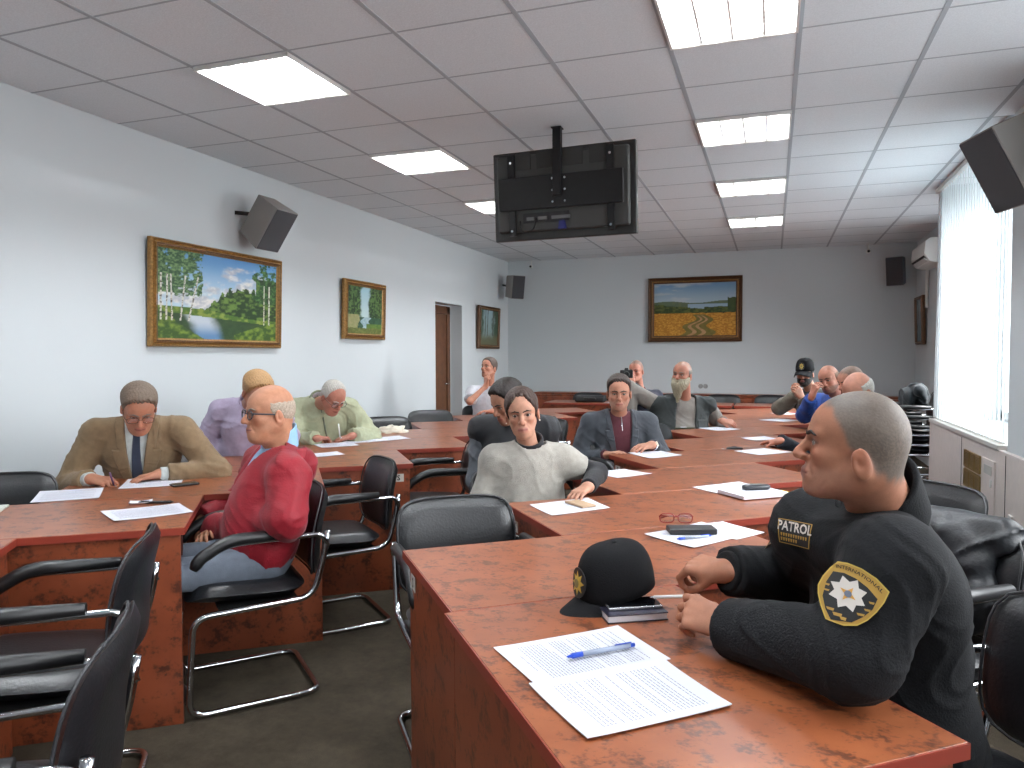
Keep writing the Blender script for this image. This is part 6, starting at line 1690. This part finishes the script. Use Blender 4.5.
p.add('jacket', lambda P: u_p.top(P, .014, amp=.005, loose=1.2, cuff=.03), cloth('bright_blue_nylon', (20, 62, 136), rough=.6)); p.collar('collar', MATS['bright_blue_nylon'], r=.068, h0=-.03, h1=.045, th=.006, gap=.014)
legs(p, M_darktr)

# 14 --- grey cropped man, 15 --- white haired man in front of him
hipA = Vector(seat_hip('A', 0, .0)); hd = sight(851, 382, 5.55)
p = Person('man with cropped brown grey hair, mostly hidden behind the officer', hipA, 212, hd, toward_cam(hd)-50, 12, 0, 1.03, face=dict(shaved=.85, haircol=(128, 106, 94)), skin=(200, 146, 124), seed=33, hres=.0055, res=.010, neck=sight(856, 408, 5.62), syaw=215,
           hands={1: dict(w=tuple(hipA+Vector((-.2, -.1, .07)))), -1: dict(w=tuple(hipA+Vector((-.25, .1, .07))))})
a_p = p
p.build_skin(M_skin); p.eyes(); p.eyebrows(BROWN)
p.add('sweater', lambda P: a_p.top(P, .012, amp=.004, loose=1.15), cloth('charcoal_wool', (52, 54, 60))); p.collar('collar', MATS['charcoal_wool'])
legs(p, M_darktr)
hipZ = Vector(seat_hip('B', 0, .0)); hd = sight(858, 391, 4.78)
wr = on_z(780, 441, .79)
p = Person('white haired balding man reaching a dark sleeved arm across the table', hipZ, 212, hd, toward_cam(hd)-46, 24, 0, 1.03, face=dict(recede=.04, jowl=True, fw=1.06), skin=(208, 152, 130), seed=35, hres=.0045, res=.009, neck=sight(862, 418, 4.88), syaw=205,
           hands={1: dict(w=tuple(hipZ+Vector((-.2, -.12, .07)))), -1: dict(w=tuple(wr), dir=tuple(on_z(762, 442, .762)-wr), n=(0, 0, 1), curl=FLAT, spread=.1, hint=(0, .3, -.9))}, arm=(.33, .30))
z_p = p
p.build_skin(M_skin); p.eyes(); p.eyebrows(WHITE); p.hair('horseshoe', WHITE, 1.3)
p.add('pullover', lambda P: z_p.top(P, .012, amp=.004, loose=1.15), cloth('near_black_wool', (30, 32, 40))); p.collar('collar', MATS['near_black_wool'])
legs(p, M_darktr)

# dark coat draped over the chair behind the officer, jacket on the chair stack
def draped(name, label, cat, c, rz, w, h, d, m, seed, groupz=None):
    t = empty(name, c, rz, label, cat)
    a = math.radians(0)
    def fn(P):
        q = P.copy()
        r = np.abs(q[:, 0])-.0
        sh = np.sqrt((q[:, 0]/1.0)**2+np.maximum(q[:, 2]-.0, 0)**2)
        D = f_cap(q, (0, -w/2, 0), (0, w/2, 0), .055)
        D = smin(D, f_ell(q, (.05, 0, -h*.42), (.055, w*.55, h*.50)), .04); D = smin(D, f_ell(q, (-.075, .02, -h*.5), (.060, w*.56, h*.58)), .04)
        n = np.sin(q[:, 1]*38+2*np.sin(q[:, 2]*7)+seed)*.012*sm(-q[:, 2], 0, .2)+folds(q, .010, seed)
        return D+n
    v, qd = sdf_mesh(fn, (-.3, -w/2-.25, -h-.25), (.3, w/2+.25, .2), .009); mesh_obj(name+'_cloth' if False else 'cloth', relax(v, qd, 1), qd, m, t, (0, 0, 0))
    return t
M_coat = mat('black_quilted_coat', (30, 32, 36), rough=.45, bump=.6, bump_scale=55)
cx, cy_c, cyaw = ch['coat']; ca = math.radians(cyaw)
co = draped('coat', 'dark quilted coat with pale cord hung over the chair behind the officer', 'coat', (cx-math.cos(ca)*.27, cy_c-math.sin(ca)*.27, .80), ca, .30, .40, 0, M_coat, 1.0)
MB().tube(arc([(-.10, -.12, -.02), (-.14, -.10, -.10), (-.13, -.02, -.22), (-.12, .02, -.30)], .05), .007).build('drawcord', mat('cream_cord', (205, 200, 188), rough=.8), co, smooth=True)
draped('jacket', 'dark jacket thrown on top of the chair stack by the windows', 'jacket', (1.36, 8.34, 1.03), 0, .40, .20, 0, cloth('dark_jacket_heap', (30, 36, 40)), 3.0)
# ------------------------------------------------------------------ camera and light
f_, yaw_, pit_, rol_ = 738.87, .3389, .0373, -.0027
cy, sy = math.cos(yaw_), math.sin(yaw_)
F = Vector((-sy, cy, 0)); Rv = Vector((cy, sy, 0)); Uv = Vector((0, 0, 1))
F2 = F*math.cos(pit_)-Uv*math.sin(pit_); U2 = Uv*math.cos(pit_)+F*math.sin(pit_)
R3 = Rv*math.cos(rol_)+U2*math.sin(rol_); U3 = -Rv*math.sin(rol_)+U2*math.cos(rol_)
cd = bpy.data.cameras.new('camera'); cam = bpy.data.objects.new('camera', cd); COL.objects.link(cam)
cd.sensor_width = 36; cd.lens = f_/1024*36; cd.clip_start = .05
M4 = Matrix(((R3.x, U3.x, -F2.x, 0), (R3.y, U3.y, -F2.y, 0), (R3.z, U3.z, -F2.z, CZ), (0, 0, 0, 1)))
cam.matrix_world = M4
sc = bpy.context.scene; sc.camera = cam
w = bpy.data.worlds.new('overcast_sky'); sc.world = w; w.use_nodes = True
bg = w.node_tree.nodes['Background']; bg.inputs['Color'].default_value = (.88, .94, 1.0, 1); bg.inputs['Strength'].default_value = 3.2
def area(name, loc, rot, sx, sy_, power, col):
    l = bpy.data.lights.new(name, 'AREA'); l.shape = 'RECTANGLE'; l.size = sx; l.size_y = sy_; l.energy = power; l.color = col; l.spread = math.radians(115)
    o = bpy.data.objects.new(name, l); COL.objects.link(o); o.location = loc; o.rotation_euler = rot; return o
# daylight entering through the windows and the added unseen one (lamps stand outside the panes)
for n, (a, b) in enumerate((W1, W2, W3, W4_added)):
    area('window_daylight', (XR+.50, (a+b)/2, 1.95), (0, math.radians(52), 0), 1.9, b-a, (70, 95, 105, 190)[n], (.95, .98, 1.0))
sc.view_settings.view_transform = 'Standard'; sc.view_settings.look = 'None'; sc.view_settings.exposure = 0.0; sc.view_settings.gamma = 1.0
sc.view_settings.use_curve_mapping = False
sc.cycles.use_denoising = True
sc.cycles.max_bounces = 8; sc.cycles.diffuse_bounces = 5; sc.cycles.transparent_max_bounces = 12
sc.cycles.sample_clamp_indirect = 6
sc.cycles.caustics_reflective = False; sc.cycles.caustics_refractive = False
